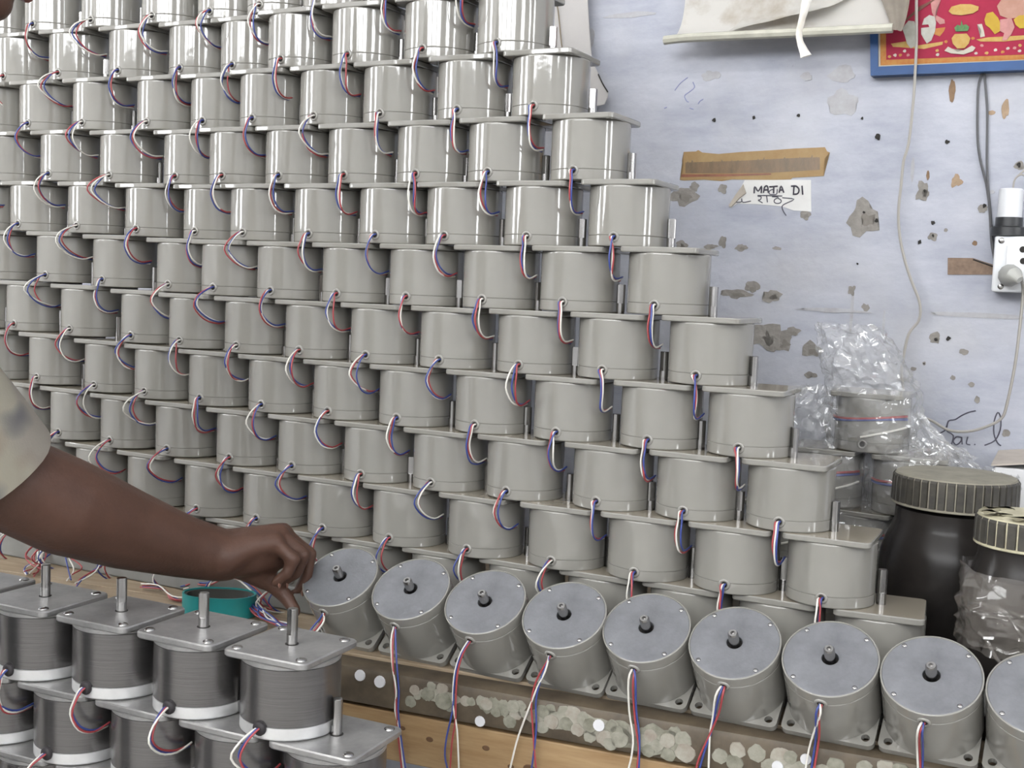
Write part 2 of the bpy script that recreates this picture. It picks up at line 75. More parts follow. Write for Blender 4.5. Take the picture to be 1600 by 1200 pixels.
STACK = {
1:[(-0.8064,1.5592,0.3207,1.031),(-0.9293,1.5592,0.3191,1.027),(-1.059,1.5592,0.3177,1.022),(-1.1809,1.5592,0.3171,1.018),(-1.293,1.5792,0.3171,1.014),(-1.4062,1.5822,0.3179,1.01),(-1.5417,1.5822,0.3199,1.006),(-1.6855,1.5822,0.3228,1.002),(-1.8202,1.5822,0.3228,1.002),(-1.9402,1.5822,0.3228,1.002)],
2:[(-0.7439,1.5531,0.2315,1.025),(-0.8654,1.5531,0.23,1.022),(-0.9947,1.5531,0.2287,1.018),(-1.112,1.5531,0.2281,1.015),(-1.2297,1.5531,0.228,1.012),(-1.3428,1.5661,0.2286,1.009),(-1.4601,1.5661,0.2301,1.005),(-1.6089,1.5661,0.2334,1.001),(-1.7401,1.5661,0.2348,1.0),(-1.8601,1.5661,0.2348,1.0)],
3:[(-0.6761,1.547,0.1428,1.019),(-0.8073,1.547,0.1413,1.016),(-0.9276,1.547,0.1401,1.014),(-1.0519,1.547,0.1393,1.011),(-1.1716,1.547,0.1392,1.009),(-1.2851,1.547,0.1396,1.006),(-1.3972,1.564,0.1408,1.004),(-1.5416,1.564,0.1436,1.001),(-1.6844,1.564,0.147,0.999),(-1.8263,1.564,0.147,0.999),(-1.9463,1.564,0.147,0.999)],
4:[(-0.6121,1.5408,0.0545,1.013),(-0.7413,1.5408,0.0531,1.011),(-0.8699,1.5408,0.0518,1.009),(-0.9875,1.5408,0.051,1.008),(-1.1087,1.5408,0.0506,1.006),(-1.2347,1.5408,0.051,1.004),(-1.347,1.5578,0.0519,1.003),(-1.4754,1.5578,0.0541,1.001),(-1.6099,1.5578,0.0576,0.999),(-1.7525,1.5578,0.0591,0.998),(-1.8725,1.5578,0.0591,0.998)],
5:[(-0.5481,1.5347,-0.0333,1.007),(-0.6782,1.5347,-0.0347,1.006),(-0.8018,1.5347,-0.036,1.005),(-0.927,1.5347,-0.037,1.004),(-1.0485,1.5347,-0.0375,1.003),(-1.1737,1.5347,-0.0375,1.002),(-1.2875,1.5357,-0.0368,1.001),(-1.3999,1.5537,-0.0354,1.0),(-1.5453,1.5537,-0.0322,0.999),(-1.6813,1.5537,-0.0287,0.998),(-1.8305,1.5537,-0.0287,0.998),(-1.9505,1.5537,-0.0287,0.998)],
6:[(-0.4831,1.5286,-0.1206,1.0),(-0.6138,1.5286,-0.1221,1.0),(-0.7388,1.5286,-0.1234,1.0),(-0.8668,1.5286,-0.1246,1.0),(-0.9896,1.5286,-0.1254,1.0),(-1.1116,1.5286,-0.1256,1.0),(-1.2319,1.5286,-0.1252,1.0),(-1.3483,1.5286,-0.1241,1.0),(-1.4618,1.5366,-0.1222,1.0),(-1.6021,1.5366,-0.1185,0.999),(-1.7366,1.5366,-0.1166,0.999),(-1.8566,1.5366,-0.1166,0.999)],
7:[(-0.4227,1.5225,-0.2074,0.994),(-0.5447,1.5225,-0.2088,0.995),(-0.6744,1.5225,-0.2104,0.996),(-0.8006,1.5225,-0.2117,0.996),(-0.931,1.5225,-0.2128,0.997),(-1.051,1.5225,-0.2134,0.998),(-1.1765,1.5225,-0.2133,0.999),(-1.2989,1.5225,-0.2126,0.999),(-1.4164,1.5225,-0.211,1.0),(-1.53,1.5225,-0.2086,1.0),(-1.6636,1.5225,-0.2047,1.001),(-1.8002,1.5225,-0.2047,1.001),(-1.9202,1.5225,-0.2047,1.001)],
8:[(-0.3638,1.5163,-0.2937,0.988),(-0.4867,1.5163,-0.2952,0.989),(-0.6079,1.5163,-0.2968,0.991),(-0.7424,1.5163,-0.2985,0.993),(-0.8649,1.5163,-0.2998,0.994),(-0.9872,1.5163,-0.3007,0.996),(-1.1109,1.5163,-0.3012,0.997),(-1.2339,1.5163,-0.301,0.999),(-1.3628,1.5163,-0.2998,1.0),(-1.4856,1.5163,-0.2978,1.001),(-1.6038,1.5163,-0.2947,1.003),(-1.7238,1.5163,-0.293,1.003)],
9:[(-0.3057,1.5102,-0.3795,0.981),(-0.4275,1.5102,-0.381,0.984),(-0.5498,1.5102,-0.3828,0.986),(-0.6696,1.5102,-0.3846,0.988),(-0.7984,1.5102,-0.3863,0.991),(-0.9283,1.5102,-0.3877,0.993),(-1.0476,1.5102,-0.3886,0.996),(-1.1729,1.5102,-0.389,0.998),(-1.2931,1.5102,-0.3886,1.0),(-1.4174,1.5102,-0.3872,1.002),(-1.5362,1.5102,-0.385,1.004),(-1.6562,1.5102,-0.3816,1.006)],
0:[(-0.8679,1.5653,0.4104,1.0),(-0.9942,1.5653,0.4085,1.0),(-1.1199,1.5653,0.4071,1.0),(-1.237,1.5753,0.4064,1.0),(-1.3496,1.5868,0.4065,1.0),(-1.4739,1.5883,0.4075,1.0),(-1.6136,1.5883,0.4099,1.0),(-1.7529,1.5883,0.411,1.0),(-1.8802,1.5883,0.411,1.0),(-1.9952,1.5883,0.411,1.0)],
10:[(-0.2442,1.5185,-0.478,1.126),(-0.3666,1.5185,-0.478,1.111),(-0.4887,1.5185,-0.478,1.092),(-0.6097,1.5185,-0.478,1.072),(-0.734,1.5185,-0.478,1.052),(-0.8634,1.5185,-0.478,1.033),(-0.988,1.5185,-0.478,1.02),(-1.1103,1.5185,-0.478,1.013),(-1.233,1.5185,-0.478,1.013),(-1.3553,1.5185,-0.478,1.022),(-1.4768,1.5185,-0.478,1.043),(-1.5962,1.5185,-0.478,1.075),(-1.7142,1.5185,-0.478,1.096),(-1.8322,1.5185,-0.478,1.096),(-1.9502,1.5185,-0.478,1.096)],
}


# ------------------------------------------------------------------ materials
def mat(name, col, rough=0.5, metal=0.0, spec=0.5, lohi=(0.3, 0.7), var=0.0, vscale=20.0, bump=0.0, bscale=80.0, emit=None, estr=0.0, col2=None, stretch=None):
    m = bpy.data.materials.new(name)
    m.use_nodes = True
    nt = m.node_tree
    b = nt.nodes['Principled BSDF']
    b.inputs['Base Color'].default_value = (*col, 1)
    b.inputs['Roughness'].default_value = rough
    b.inputs['Metallic'].default_value = metal
    b.inputs['Specular IOR Level'].default_value = spec
    if emit:
        b.inputs['Emission Color'].default_value = (*emit, 1)
        b.inputs['Emission Strength'].default_value = estr
    if var or bump or col2:
        tc = nt.nodes.new('ShaderNodeTexCoord')
        src = tc.outputs['Object']
        if stretch:
            mp = nt.nodes.new('ShaderNodeMapping')
            mp.inputs['Scale'].default_value = stretch
            nt.links.new(src, mp.inputs[0])
            src = mp.outputs[0]
    if var or col2:
        n = nt.nodes.new('ShaderNodeTexNoise')
        n.inputs['Scale'].default_value = vscale
        n.inputs['Detail'].default_value = 5
        n.inputs['Roughness'].default_value = 0.65
        nt.links.new(src, n.inputs['Vector'])
        r = nt.nodes.new('ShaderNodeValToRGB')
        e = r.color_ramp.elements
        e[0].position, e[1].position = lohi
        c2 = col2 or tuple(min(1, c * (1 + var)) for c in col)
        c1 = col if col2 else tuple(c * (1 - var) for c in col)
        e[0].color, e[1].color = (*c1, 1), (*c2, 1)
        nt.links.new(n.outputs['Fac'], r.inputs[0])
        nt.links.new(r.outputs[0], b.inputs['Base Color'])
    if bump:
        n2 = nt.nodes.new('ShaderNodeTexNoise')
        n2.inputs['Scale'].default_value = bscale
        n2.inputs['Detail'].default_value = 3
        nt.links.new(src, n2.inputs['Vector'])
        bp = nt.nodes.new('ShaderNodeBump')
        bp.inputs['Strength'].default_value = bump
        bp.inputs['Distance'].default_value = 0.002
        nt.links.new(n2.outputs['Fac'], bp.inputs['Height'])
        nt.links.new(bp.outputs[0], b.inputs['Normal'])
    return m

M = {}
M['paint'] = mat('grey_gloss_paint', (0.222, 0.215, 0.195), rough=0.06, spec=0.85, var=0.03, vscale=9, bump=0.07, bscale=38)
def dusty(m, col, amount):
    nt = m.node_tree
    b = nt.nodes['Principled BSDF']
    src = b.inputs['Base Color'].links[0].from_socket
    g_ = nt.nodes.new('ShaderNodeTexCoord')
    sp = nt.nodes.new('ShaderNodeSeparateXYZ')
    nt.links.new(g_.outputs['Normal'], sp.inputs[0])
    mr = nt.nodes.new('ShaderNodeMapRange')
    mr.inputs['From Min'].default_value = 0.9
    mr.inputs['To Max'].default_value = amount
    nt.links.new(sp.outputs['Z'], mr.inputs[0])
    x = nt.nodes.new('ShaderNodeMix')
    x.data_type = 'RGBA'
    nt.links.new(mr.outputs[0], x.inputs[0])
    nt.links.new(src, x.inputs[6])
    x.inputs[7].default_value = (*col, 1)
    nt.links.new(x.outputs[2], b.inputs['Base Color'])
M['stackpaint'] = mat('grey_gloss_paint_dusty', (0.222, 0.215, 0.195), rough=0.06, spec=0.85, var=0.03, vscale=9, bump=0.07, bscale=38)
dusty(M['stackpaint'], (0.27, 0.235, 0.18), 0.75)
M['steel'] = mat('turned_steel', (0.36, 0.352, 0.345), rough=0.22, metal=1.0)
M['cast'] = mat('cast_aluminium', (0.165, 0.169, 0.181), rough=0.5, metal=0.3, var=0.22, vscale=22, bump=0.15, bscale=300)
M['plate_alu'] = mat('dull_aluminium', (0.33, 0.325, 0.32), rough=0.38, metal=0.65, var=0.2, vscale=30, bump=0.1, bscale=200)
M['lam'] = mat('steel_laminations', (0.13, 0.125, 0.125), rough=0.27, metal=0.92, col2=(0.27, 0.262, 0.26), vscale=14, bump=0.05, bscale=30, stretch=(1.0, 1.0, 130.0), lohi=(0.2, 0.8))
M['cap_alu'] = mat('bright_machined_aluminium', (0.75, 0.75, 0.75), rough=0.33, metal=0.75, var=0.05, vscale=40)
M['rubber'] = mat('black_rubber', (0.015, 0.012, 0.014), rough=0.6)
M['dark'] = mat('dark_hollow', (0.02, 0.018, 0.016), rough=0.9)
M['red'] = mat('red_wire_plastic', (0.30, 0.045, 0.05), rough=0.4)
M['blue'] = mat('blue_wire_plastic', (0.035, 0.055, 0.22), rough=0.4)
M['white'] = mat('white_wire_plastic', (0.62, 0.60, 0.55), rough=0.4)
M['table'] = mat('worn_table_wood', (0.22, 0.16, 0.10), rough=0.6, col2=(0.34, 0.27, 0.19), vscale=10, stretch=(1, 8, 8))
M['beam'] = mat('grimy_dark_wood', (0.045, 0.033, 0.022), rough=0.55, col2=(0.11, 0.085, 0.055), vscale=18, bump=0.3, bscale=60)
M['plank'] = mat('raw_pine', (0.22, 0.13, 0.057), rough=0.6, col2=(0.35, 0.24, 0.125), vscale=7, stretch=(1.0, 5, 9))
M['knot'] = mat('pine_knot', (0.10, 0.05, 0.02), rough=0.7, var=0.3, vscale=120)
M['paleboard'] = mat('pale_painted_board', (0.19, 0.19, 0.18), rough=0.6, var=0.12, vscale=14)
M['cream1'] = mat('old_sticker_cream', (0.260, 0.254, 0.205), rough=0.6, col2=(0.124, 0.118, 0.087), vscale=70)
M['cream2'] = mat('old_sticker_grey', (0.186, 0.180, 0.143), rough=0.6, col2=(0.298, 0.285, 0.236), vscale=90)
M['cream3'] = mat('old_sticker_pink', (0.211, 0.174, 0.143), rough=0.6, col2=(0.322, 0.310, 0.260), vscale=60)
M['whitedot'] = mat('fresh_white_sticker', (0.576, 0.576, 0.592), rough=0.5)
M['patch0'] = mat('bare_plaster', (0.175, 0.162, 0.146), rough=0.9, col2=(0.26, 0.245, 0.225), vscale=45, bump=0.6, bscale=150)
M['patch4'] = mat('dark_bare_plaster', (0.15, 0.135, 0.12), rough=0.9, col2=(0.20, 0.185, 0.165), vscale=60)
M['patch1'] = mat('bare_tan_plaster', (0.29, 0.21, 0.14), rough=0.9, var=0.2, vscale=70)
M['patch2'] = mat('thin_grey_stain', (0.315, 0.31, 0.315), rough=0.9, col2=(0.385, 0.388, 0.41), vscale=50)
M['patch3'] = mat('brown_scrap', (0.19, 0.12, 0.07), rough=0.8, var=0.3, vscale=60)
M['tape'] = mat('brown_parcel_tape', (0.25, 0.155, 0.07), rough=0.5, spec=0.25, col2=(0.32, 0.225, 0.11), vscale=25)
M['tapeink'] = mat('smudged_tape_print', (0.105, 0.08, 0.05), rough=0.4, col2=(0.20, 0.125, 0.07), vscale=30, stretch=(2.2, 1, 0.8))
M['tapered'] = mat('red_tape_line', (0.20, 0.08, 0.05), rough=0.35, var=0.25, vscale=40)
M['card'] = mat('brown_card_strip', (0.17, 0.115, 0.08), rough=0.7, var=0.3, vscale=90)
M['paper'] = mat('white_paper', (0.58, 0.575, 0.56), rough=0.8, var=0.05, vscale=30)
M['papergrey'] = mat('greyed_paper', (0.37, 0.355, 0.345), rough=0.8, var=0.04, vscale=12)
M['paperdirt'] = mat('dirty_white_sheet', (0.74, 0.72, 0.68), rough=0.6, col2=(0.40, 0.33, 0.23), vscale=9, lohi=(0.5, 0.8))
M['paperback'] = mat('curled_paper_back', (0.36, 0.32, 0.27), rough=0.8, var=0.1, vscale=50)
M['ink'] = mat('black_marker', (0.03, 0.025, 0.04), rough=0.6)
M['ink2'] = mat('faint_pen', (0.07, 0.068, 0.09), rough=0.7)
M['inkblue'] = mat('faint_blue_pen', (0.24, 0.26, 0.42), rough=0.7)
M['jar'] = mat('dark_jar_plastic', (0.011, 0.010, 0.0095), rough=0.25, spec=0.16, col2=(0.024, 0.021, 0.019), vscale=9, bump=0.12, bscale=25)
M['lidtop'] = mat('dusty_lid', (0.20, 0.185, 0.145), rough=0.75, var=0.2, vscale=30)
M['lidside'] = mat('black_lid_rib', (0.022, 0.020, 0.017), rough=0.55, col2=(0.05, 0.045, 0.035), vscale=60)
M['lidcream'] = mat('flaking_cream_lid', (0.50, 0.47, 0.33), rough=0.6, col2=(0.28, 0.25, 0.17), vscale=40, bump=0.5, bscale=60)
M['teal'] = mat('teal_tape', (0.012, 0.20, 0.20), rough=0.4, var=0.15, vscale=20)
M['tealin'] = mat('dark_roll_core', (0.05, 0.05, 0.045), rough=0.6)
M['skin'] = mat('brown_skin', (0.075, 0.037, 0.025), rough=0.5, spec=0.35, var=0.16, vscale=16, bump=0.25, bscale=220)
M['nail'] = mat('fingernail', (0.22, 0.11, 0.08), rough=0.35)
M['hair'] = mat('black_hair', (0.012, 0.010, 0.009), rough=0.6, bump=0.5, bscale=180)
M['eye'] = mat('eye_white', (0.6, 0.57, 0.52), rough=0.25)
M['lip'] = mat('lips', (0.11, 0.04, 0.032), rough=0.45)
M['trousers'] = mat('grey_trousers', (0.08, 0.08, 0.09), rough=0.85, var=0.15, vscale=60)
M['carton'] = mat('white_carton', (0.56, 0.56, 0.57), rough=0.7)
M['cartonflap'] = mat('grey_brown_card', (0.38, 0.34, 0.30), rough=0.8, var=0.1, vscale=30)
M['boxwhite'] = mat('white_switchbox_plastic', (0.60, 0.61, 0.63), rough=0.35)
M['greyplastic'] = mat('grey_plug_plastic', (0.33, 0.33, 0.31), rough=0.45)
M['blackplastic'] = mat('black_bakelite', (0.02, 0.021, 0.023), rough=0.35)
M['cablewhite'] = mat('dirty_white_cable', (0.30, 0.285, 0.26), rough=0.5)
M['cableblack'] = mat('dull_black_cable', (0.075, 0.075, 0.08), rough=0.5)
M['string'] = mat('brown_string', (0.17, 0.14, 0.10), rough=0.9)
M['frame'] = mat('blue_picture_frame', (0.015, 0.055, 0.16), rough=0.4, spec=0.3, var=0.2, vscale=10)
M['p_red'] = mat('print_red', (0.260, 0.019, 0.046), rough=0.65, spec=0.15, var=0.15, vscale=10)
M['p_orange'] = mat('print_orange', (0.347, 0.124, 0.037), rough=0.65, spec=0.15, col2=(0.384, 0.205, 0.062), vscale=140)
M['p_cream'] = mat('print_cream', (0.409, 0.378, 0.322), rough=0.65, spec=0.15)
M['p_gold'] = mat('print_gold', (0.372, 0.223, 0.062), rough=0.65, spec=0.15, col2=(0.422, 0.298, 0.112), vscale=120)
M['p_green'] = mat('print_green', (0.037, 0.136, 0.062), rough=0.65, spec=0.15, col2=(0.136, 0.205, 0.081), vscale=120)
M['p_white'] = mat('print_white', (0.409, 0.403, 0.372), rough=0.65, spec=0.15, col2=(0.310, 0.304, 0.260), vscale=70)
M['p_skin'] = mat('print_flesh', (0.384, 0.223, 0.174), rough=0.65, spec=0.15, col2=(0.310, 0.167, 0.124), vscale=50)
M['p_yellow'] = mat('print_yellow', (0.409, 0.291, 0.037), rough=0.65, spec=0.15, col2=(0.360, 0.223, 0.037), vscale=50)
M['p_brown'] = mat('print_brown', (0.124, 0.056, 0.043), rough=0.65, spec=0.15, var=0.2, vscale=60)
M['p_pink'] = mat('print_pink', (0.384, 0.186, 0.174), rough=0.65, spec=0.15, var=0.2, vscale=60)
M['benchwood'] = mat('low_bench_wood', (0.16, 0.11, 0.07), rough=0.7, var=0.25, vscale=12)
M['floor'] = mat('cement_floor', (0.34, 0.33, 0.31), rough=0.8, var=0.15, vscale=4)
M['ceil'] = mat('ceiling_lime', (0.78, 0.78, 0.77), rough=0.9)
M['roomwall'] = mat('distempered_wall', (0.70, 0.70, 0.71), rough=0.9, var=0.06, vscale=3)
M['winframe'] = mat('window_iron', (0.10, 0.11, 0.11), rough=0.5)
M['pane'] = mat('daylit_frosted_pane', (0.8, 0.8, 0.8), rough=0.5, emit=(0.97, 0.985, 1.0), estr=PANE)
M['tube'] = mat('lit_fluorescent_tube', (0.9, 0.9, 0.9), rough=0.5, emit=(1.0, 0.985, 0.96), estr=TUBE)
M['lampbody'] = mat('white_lamp_batten', (0.7, 0.7, 0.7), rough=0.5)

def wall_material():
    m = mat('pale_blue_limewash', (0.47, 0.49, 0.56), rough=0.85, bump=0.35, bscale=90)
    nt = m.node_tree
    b = nt.nodes['Principled BSDF']
    tc = nt.nodes.new('ShaderNodeTexCoord')
    def nz(scale, det, rough, stretch=None):
        n = nt.nodes.new('ShaderNodeTexNoise')
        n.inputs['Scale'].default_value = scale
        n.inputs['Detail'].default_value = det
        n.inputs['Roughness'].default_value = rough
        mp = nt.nodes.new('ShaderNodeMapping')
        mp.inputs['Scale'].default_value = stretch or (1, 1, 1)
        nt.links.new(tc.outputs['Object'], mp.inputs[0])
        nt.links.new(mp.outputs[0], n.inputs['Vector'])
        return n.outputs['Fac']
    def ramp(fac, stops):
        r = nt.nodes.new('ShaderNodeValToRGB')
        e = r.color_ramp.elements
        e[0].position, e[0].color = stops[0][0], (*stops[0][1], 1)
        e[1].position, e[1].color = stops[1][0], (*stops[1][1], 1)
        for p, c in stops[2:]:
            k = e.new(p)
            k.color = (*c, 1)
        nt.links.new(fac, r.inputs[0])
        return r.outputs[0]
    def mix(f, a, c):
        x = nt.nodes.new('ShaderNodeMix')
        x.data_type = 'RGBA'
        nt.links.new(f, x.inputs[0])
        nt.links.new(a, x.inputs[6])
        nt.links.new(c, x.inputs[7])
        return x.outputs[2]
    base = ramp(nz(7, 8, 0.68, (0.5, 1, 1.4)), [(0.33, (0.275, 0.29, 0.345)), (0.67, (0.455, 0.465, 0.515))])
    grey = ramp(nz(40, 4, 0.6), [(0.0, (0.295, 0.295, 0.31)), (1.0, (0.42, 0.42, 0.435))])
    f1 = ramp(nz(2.6, 7, 0.62), [(0.48, (0, 0, 0)), (0.70, (0.8, 0.8, 0.8))])
    c = mix(f1, base, grey)
    dark = ramp(nz(60, 3, 0.5), [(0.0, (0.17, 0.165, 0.165)), (1.0, (0.26, 0.255, 0.26))])
    f2 = ramp(nz(26, 4, 0.65), [(0.70, (0, 0, 0)), (0.76, (0.7, 0.7, 0.7))])
    c = mix(f2, c, dark)
    nt.links.new(c, b.inputs['Base Color'])
    return m
M['wall'] = wall_material()

def clear_material(name, haze, tint, gmin=0.06, gmax=0.5):
    m = bpy.data.materials.new(name)
    m.use_nodes = True
    nt = m.node_tree
    nt.nodes.remove(nt.nodes['Principled BSDF'])
    out = nt.nodes['Material Output']
    tr = nt.nodes.new('ShaderNodeBsdfTransparent')
    gl = nt.nodes.new('ShaderNodeBsdfGlossy')
    gl.inputs['Roughness'].default_value = 0.09
    df = nt.nodes.new('ShaderNodeBsdfDiffuse')
    df.inputs[0].default_value = (*tint, 1)
    lw = nt.nodes.new('ShaderNodeLayerWeight')
    lw.inputs['Blend'].default_value = 0.35
    m1 = nt.nodes.new('ShaderNodeMixShader')
    m2 = nt.nodes.new('ShaderNodeMixShader')
    m1.inputs[0].default_value = haze
    nt.links.new(tr.outputs[0], m1.inputs[1])
    nt.links.new(df.outputs[0], m1.inputs[2])
    mr = nt.nodes.new('ShaderNodeMapRange')
    mr.inputs['To Min'].default_value = gmin
    mr.inputs['To Max'].default_value = gmax
    nt.links.new(lw.outputs['Facing'], mr.inputs[0])
    nt.links.new(mr.outputs[0], m2.inputs[0])
    nt.links.new(m1.outputs[0], m2.inputs[1])
    nt.links.new(gl.outputs[0], m2.inputs[2])
    nt.links.new(m2.outputs[0], out.inputs[0])
    return m
M['clear'] = clear_material('clear_polythene', 0.12, (0.6, 0.6, 0.6), 0.05, 0.42)
M['film'] = clear_material('dirty_cling_film', 0.17, (0.30, 0.27, 0.24), 0.03, 0.28)

def shirt_material():
    m = mat('faded_check_cotton', (0.5, 0.47, 0.38), rough=0.9, bump=0.15, bscale=300)
    nt = m.node_tree
    b = nt.nodes['Principled BSDF']
    tc = nt.nodes.new('ShaderNodeTexCoord')
    cur = None
    for i, (col, sc, off, lo, top) in enumerate([((0.46, 0.42, 0.37), 9.0, (0, 0, 0), 0.45, .8), ((0.30, 0.17, 0.13), 13.0, (3, 1, 2), 0.51, .6), ((0.10, 0.11, 0.16), 12.0, (7, 5, 1), 0.52, .75)]):
        mp = nt.nodes.new('ShaderNodeMapping')
        mp.inputs['Location'].default_value = off
        n = nt.nodes.new('ShaderNodeTexNoise')
        n.inputs['Scale'].default_value = sc
        n.inputs['Detail'].default_value = 1.5
        nt.links.new(tc.outputs['Object'], mp.inputs[0])
        nt.links.new(mp.outputs[0], n.inputs['Vector'])
        r = nt.nodes.new('ShaderNodeValToRGB')
        e = r.color_ramp.elements
        e[0].position, e[1].position = lo, lo + 0.13
        e[1].color = (top, top, top, 1)
        nt.links.new(n.outputs['Fac'], r.inputs[0])
        x = nt.nodes.new('ShaderNodeMix')
        x.data_type = 'RGBA'
        nt.links.new(r.outputs[0], x.inputs[0])
        if cur is None:
            x.inputs[6].default_value = (0.55, 0.515, 0.42, 1)
        else:
            nt.links.new(cur, x.inputs[6])
        x.inputs[7].default_value = (*col, 1)
        cur = x.outputs[2]
    nt.links.new(cur, b.inputs['Base Color'])
    return m
M['shirt'] = shirt_material()

# ------------------------------------------------------------------ mesh helpers
def tomesh(name, bm, m, smooth=True, angle=35):
    me = bpy.data.meshes.new(name)
    bmesh.ops.recalc_face_normals(bm, faces=bm.faces)
    bm.to_mesh(me)
    bm.free()
    if smooth and len(me.polygons):
        me.shade_smooth()
        me.set_sharp_from_angle(angle=RAD(angle))
    me.materials.append(M[m] if isinstance(m, str) else m)
    return me

def put(name, me, parent=None, loc=(0, 0, 0), rot=(0, 0, 0), kind=None):
    o = bpy.data.objects.new(name, me)
    COL.objects.link(o)
    o.location = loc
    o.rotation_euler = rot
    if parent:
        o.parent = parent
    if kind:
        o['kind'] = kind
    return o

def tag(o, label, cat, group=None):
    o['label'] = label
    o['category'] = cat
    if group:
        o['group'] = group
    return o

def empty(name, loc, rot=(0, 0, 0)):
    o = bpy.data.objects.new(name, None)
    COL.objects.link(o)
    o.empty_display_size = 0.05
    o.location = loc
    o.rotation_euler = rot
    return o

def ring_faces(bm, rings, close=True):
    n = len(rings[0])
    for a, b in zip(rings, rings[1:]):
        for i in range(n if close else n - 1):
            j = (i + 1) % n
            bm.faces.new((a[i], a[j], b[j], b[i]))

def lathe(bm, prof, seg=40, axis='z', off=(0, 0, 0), capb=True, capt=True):
    rings = []
    off = Vector(off)
    for r, z in prof:
        ring = []
        for i in range(seg):
            t = 2 * pi * i / seg
            p = Vector((r * cos(t), r * sin(t), z))
            if axis == 'y':
                p = Vector((p.x, -p.z, p.y))
            ring.append(bm.verts.new(p + off))
        rings.append(ring)
    ring_faces(bm, rings)
    if capb:
        bm.faces.new(rings[0])
    if capt:
        bm.faces.new(rings[-1])
    return bm

def smooth_path(pts, sub=4):
    pts = [Vector(p) for p in pts]
    if len(pts) < 3:
        return pts
    P = [pts[0] * 2 - pts[1]] + pts + [pts[-1] * 2 - pts[-2]]
    out = []
    for i in range(1, len(P) - 2):
        a, b, c, d = P[i - 1:i + 3]
        for k in range(sub):
            t = k / sub
            out.append(0.5 * ((2 * b) + (c - a) * t + (2 * a - 5 * b + 4 * c - d) * t * t + (3 * b - a - 3 * c + d) * t ** 3))
    out.append(pts[-1])
    return out

def tube(bm, path, r, sides=6, caps=True, flat=1.0):
    path = [Vector(p) for p in path]
    rings = []
    prev = None
    for i, p in enumerate(path):
        a = path[max(0, i - 1)]
        b = path[min(len(path) - 1, i + 1)]
        t = (b - a)
        if t.length < 1e-9:
            t = Vector((0, 0, 1))
        t.normalize()
        if prev is None:
            x = t.orthogonal().normalized()
        else:
            x = prev - t * prev.dot(t)
            x = x.normalized() if x.length > 1e-6 else t.orthogonal().normalized()
        prev = x
        y = t.cross(x)
        rr = r[i] if isinstance(r, (list, tuple)) else r
        rings.append([bm.verts.new(p + (x * cos(2 * pi * k / sides) + y * sin(2 * pi * k / sides) * flat) * rr) for k in range(sides)])
    ring_faces(bm, rings)
    if caps:
        bm.faces.new(rings[0])
        bm.faces.new(rings[-1])
    return bm

def box(bm, x0, x1, y0, y1, z0, z1, bev=0.0):
    g = bmesh.ops.create_cube(bm, size=1.0)
    vs = g['verts']
    for v in vs:
        v.co = Vector((x0 + (v.co.x + .5) * (x1 - x0), y0 + (v.co.y + .5) * (y1 - y0), z0 + (v.co.z + .5) * (z1 - z0)))
    if bev:
        es = list({e for v in vs for e in v.link_edges})
        bmesh.ops.bevel(bm, geom=es, offset=bev, segments=2, profile=0.5, affect='EDGES')
    return bm

def rounded_square(w, r, n=4):
    pts = []
    for cx, cy, a0 in ((1, 1, 0), (-1, 1, 90), (-1, -1, 180), (1, -1, 270)):
        for k in range(n + 1):
            a = RAD(a0 + 90 * k / n)
            pts.append((cx * (w / 2 - r) + r * cos(a), cy * (w / 2 - r) + r * sin(a)))
    return pts

def plate(bm, pts, z0, z1, bev=0.0009):
    n = len(pts)
    cx = sum(p[0] for p in pts) / n
    cy = sum(p[1] for p in pts) / n
    def ring(z, inset):
        out = []
        for x, y in pts:
            dx, dy = x - cx, y - cy
            l = math.hypot(dx, dy)
            out.append(bm.verts.new((x - dx / l * inset, y - dy / l * inset, z)))
        return out
    rs = [ring(z0, bev), ring(z0 + bev, 0), ring(z1 - bev, 0), ring(z1, bev)]
    ring_faces(bm, rs)
    bm.faces.new(rs[0])
    bm.faces.new(rs[-1])
    return bm

def holed_plate(bm, pts, holes, z0, z1):
    # plate with round through-holes
    es = []
    loops = [[(x, y) for x, y in pts]] + [[(cx + r * cos(2 * pi * k / 14), cy + r * sin(2 * pi * k / 14)) for k in range(14)] for cx, cy, r in holes]
    for lp in loops:
        vs = [bm.verts.new((x, y, z0)) for x, y in lp]
        es += [bm.edges.new((vs[i], vs[(i + 1) % len(vs)])) for i in range(len(vs))]
    g = bmesh.ops.triangle_fill(bm, edges=es, use_beauty=True)
    fs = [f for f in g['geom'] if isinstance(f, bmesh.types.BMFace)]
    ex = bmesh.ops.extrude_face_region(bm, geom=fs)
    for v in ex['geom']:
        if isinstance(v, bmesh.types.BMVert):
            v.co.z = z1
    return bm

# ------------------------------------------------------------------ room shell
def wall_box(name, u0, u1, v0, v1, z0, z1, m, kind='structure'):
    bm = bmesh.new()
    box(bm, u0, u1, v0, v1, z0, z1)
    return put(name, tomesh(name, bm, m, False), None, (0, 0, 0), (0, 0, -AL), kind)
VW = 2.0                                      # the limewashed wall
HC = 4.4
wall = wall_box('wall_north', -4.35, 3.75, VW, VW + .15, 0, HC, 'wall')
wall_box('wall_south', -4.35, 3.75, -4.65, -4.5, 0, HC, 'roomwall')
wall_box('wall_west', -4.35, -4.2, -4.5, VW, 0, HC, 'roomwall')
wall_box('wall_east', 3.6, 3.75, -4.5, VW, 0, HC, 'roomwall')
wall_box('floor', -4.35, 3.75, -4.65, VW + .15, -.1, 0, 'floor')
wall_box('ceiling', -4.35, 3.75, -4.65, VW + .15, HC, HC + .1, 'ceil')
wb = wall_box('baseboard_north', -4.2, 3.6, VW - .012, VW, 0, .1, 'roomwall')

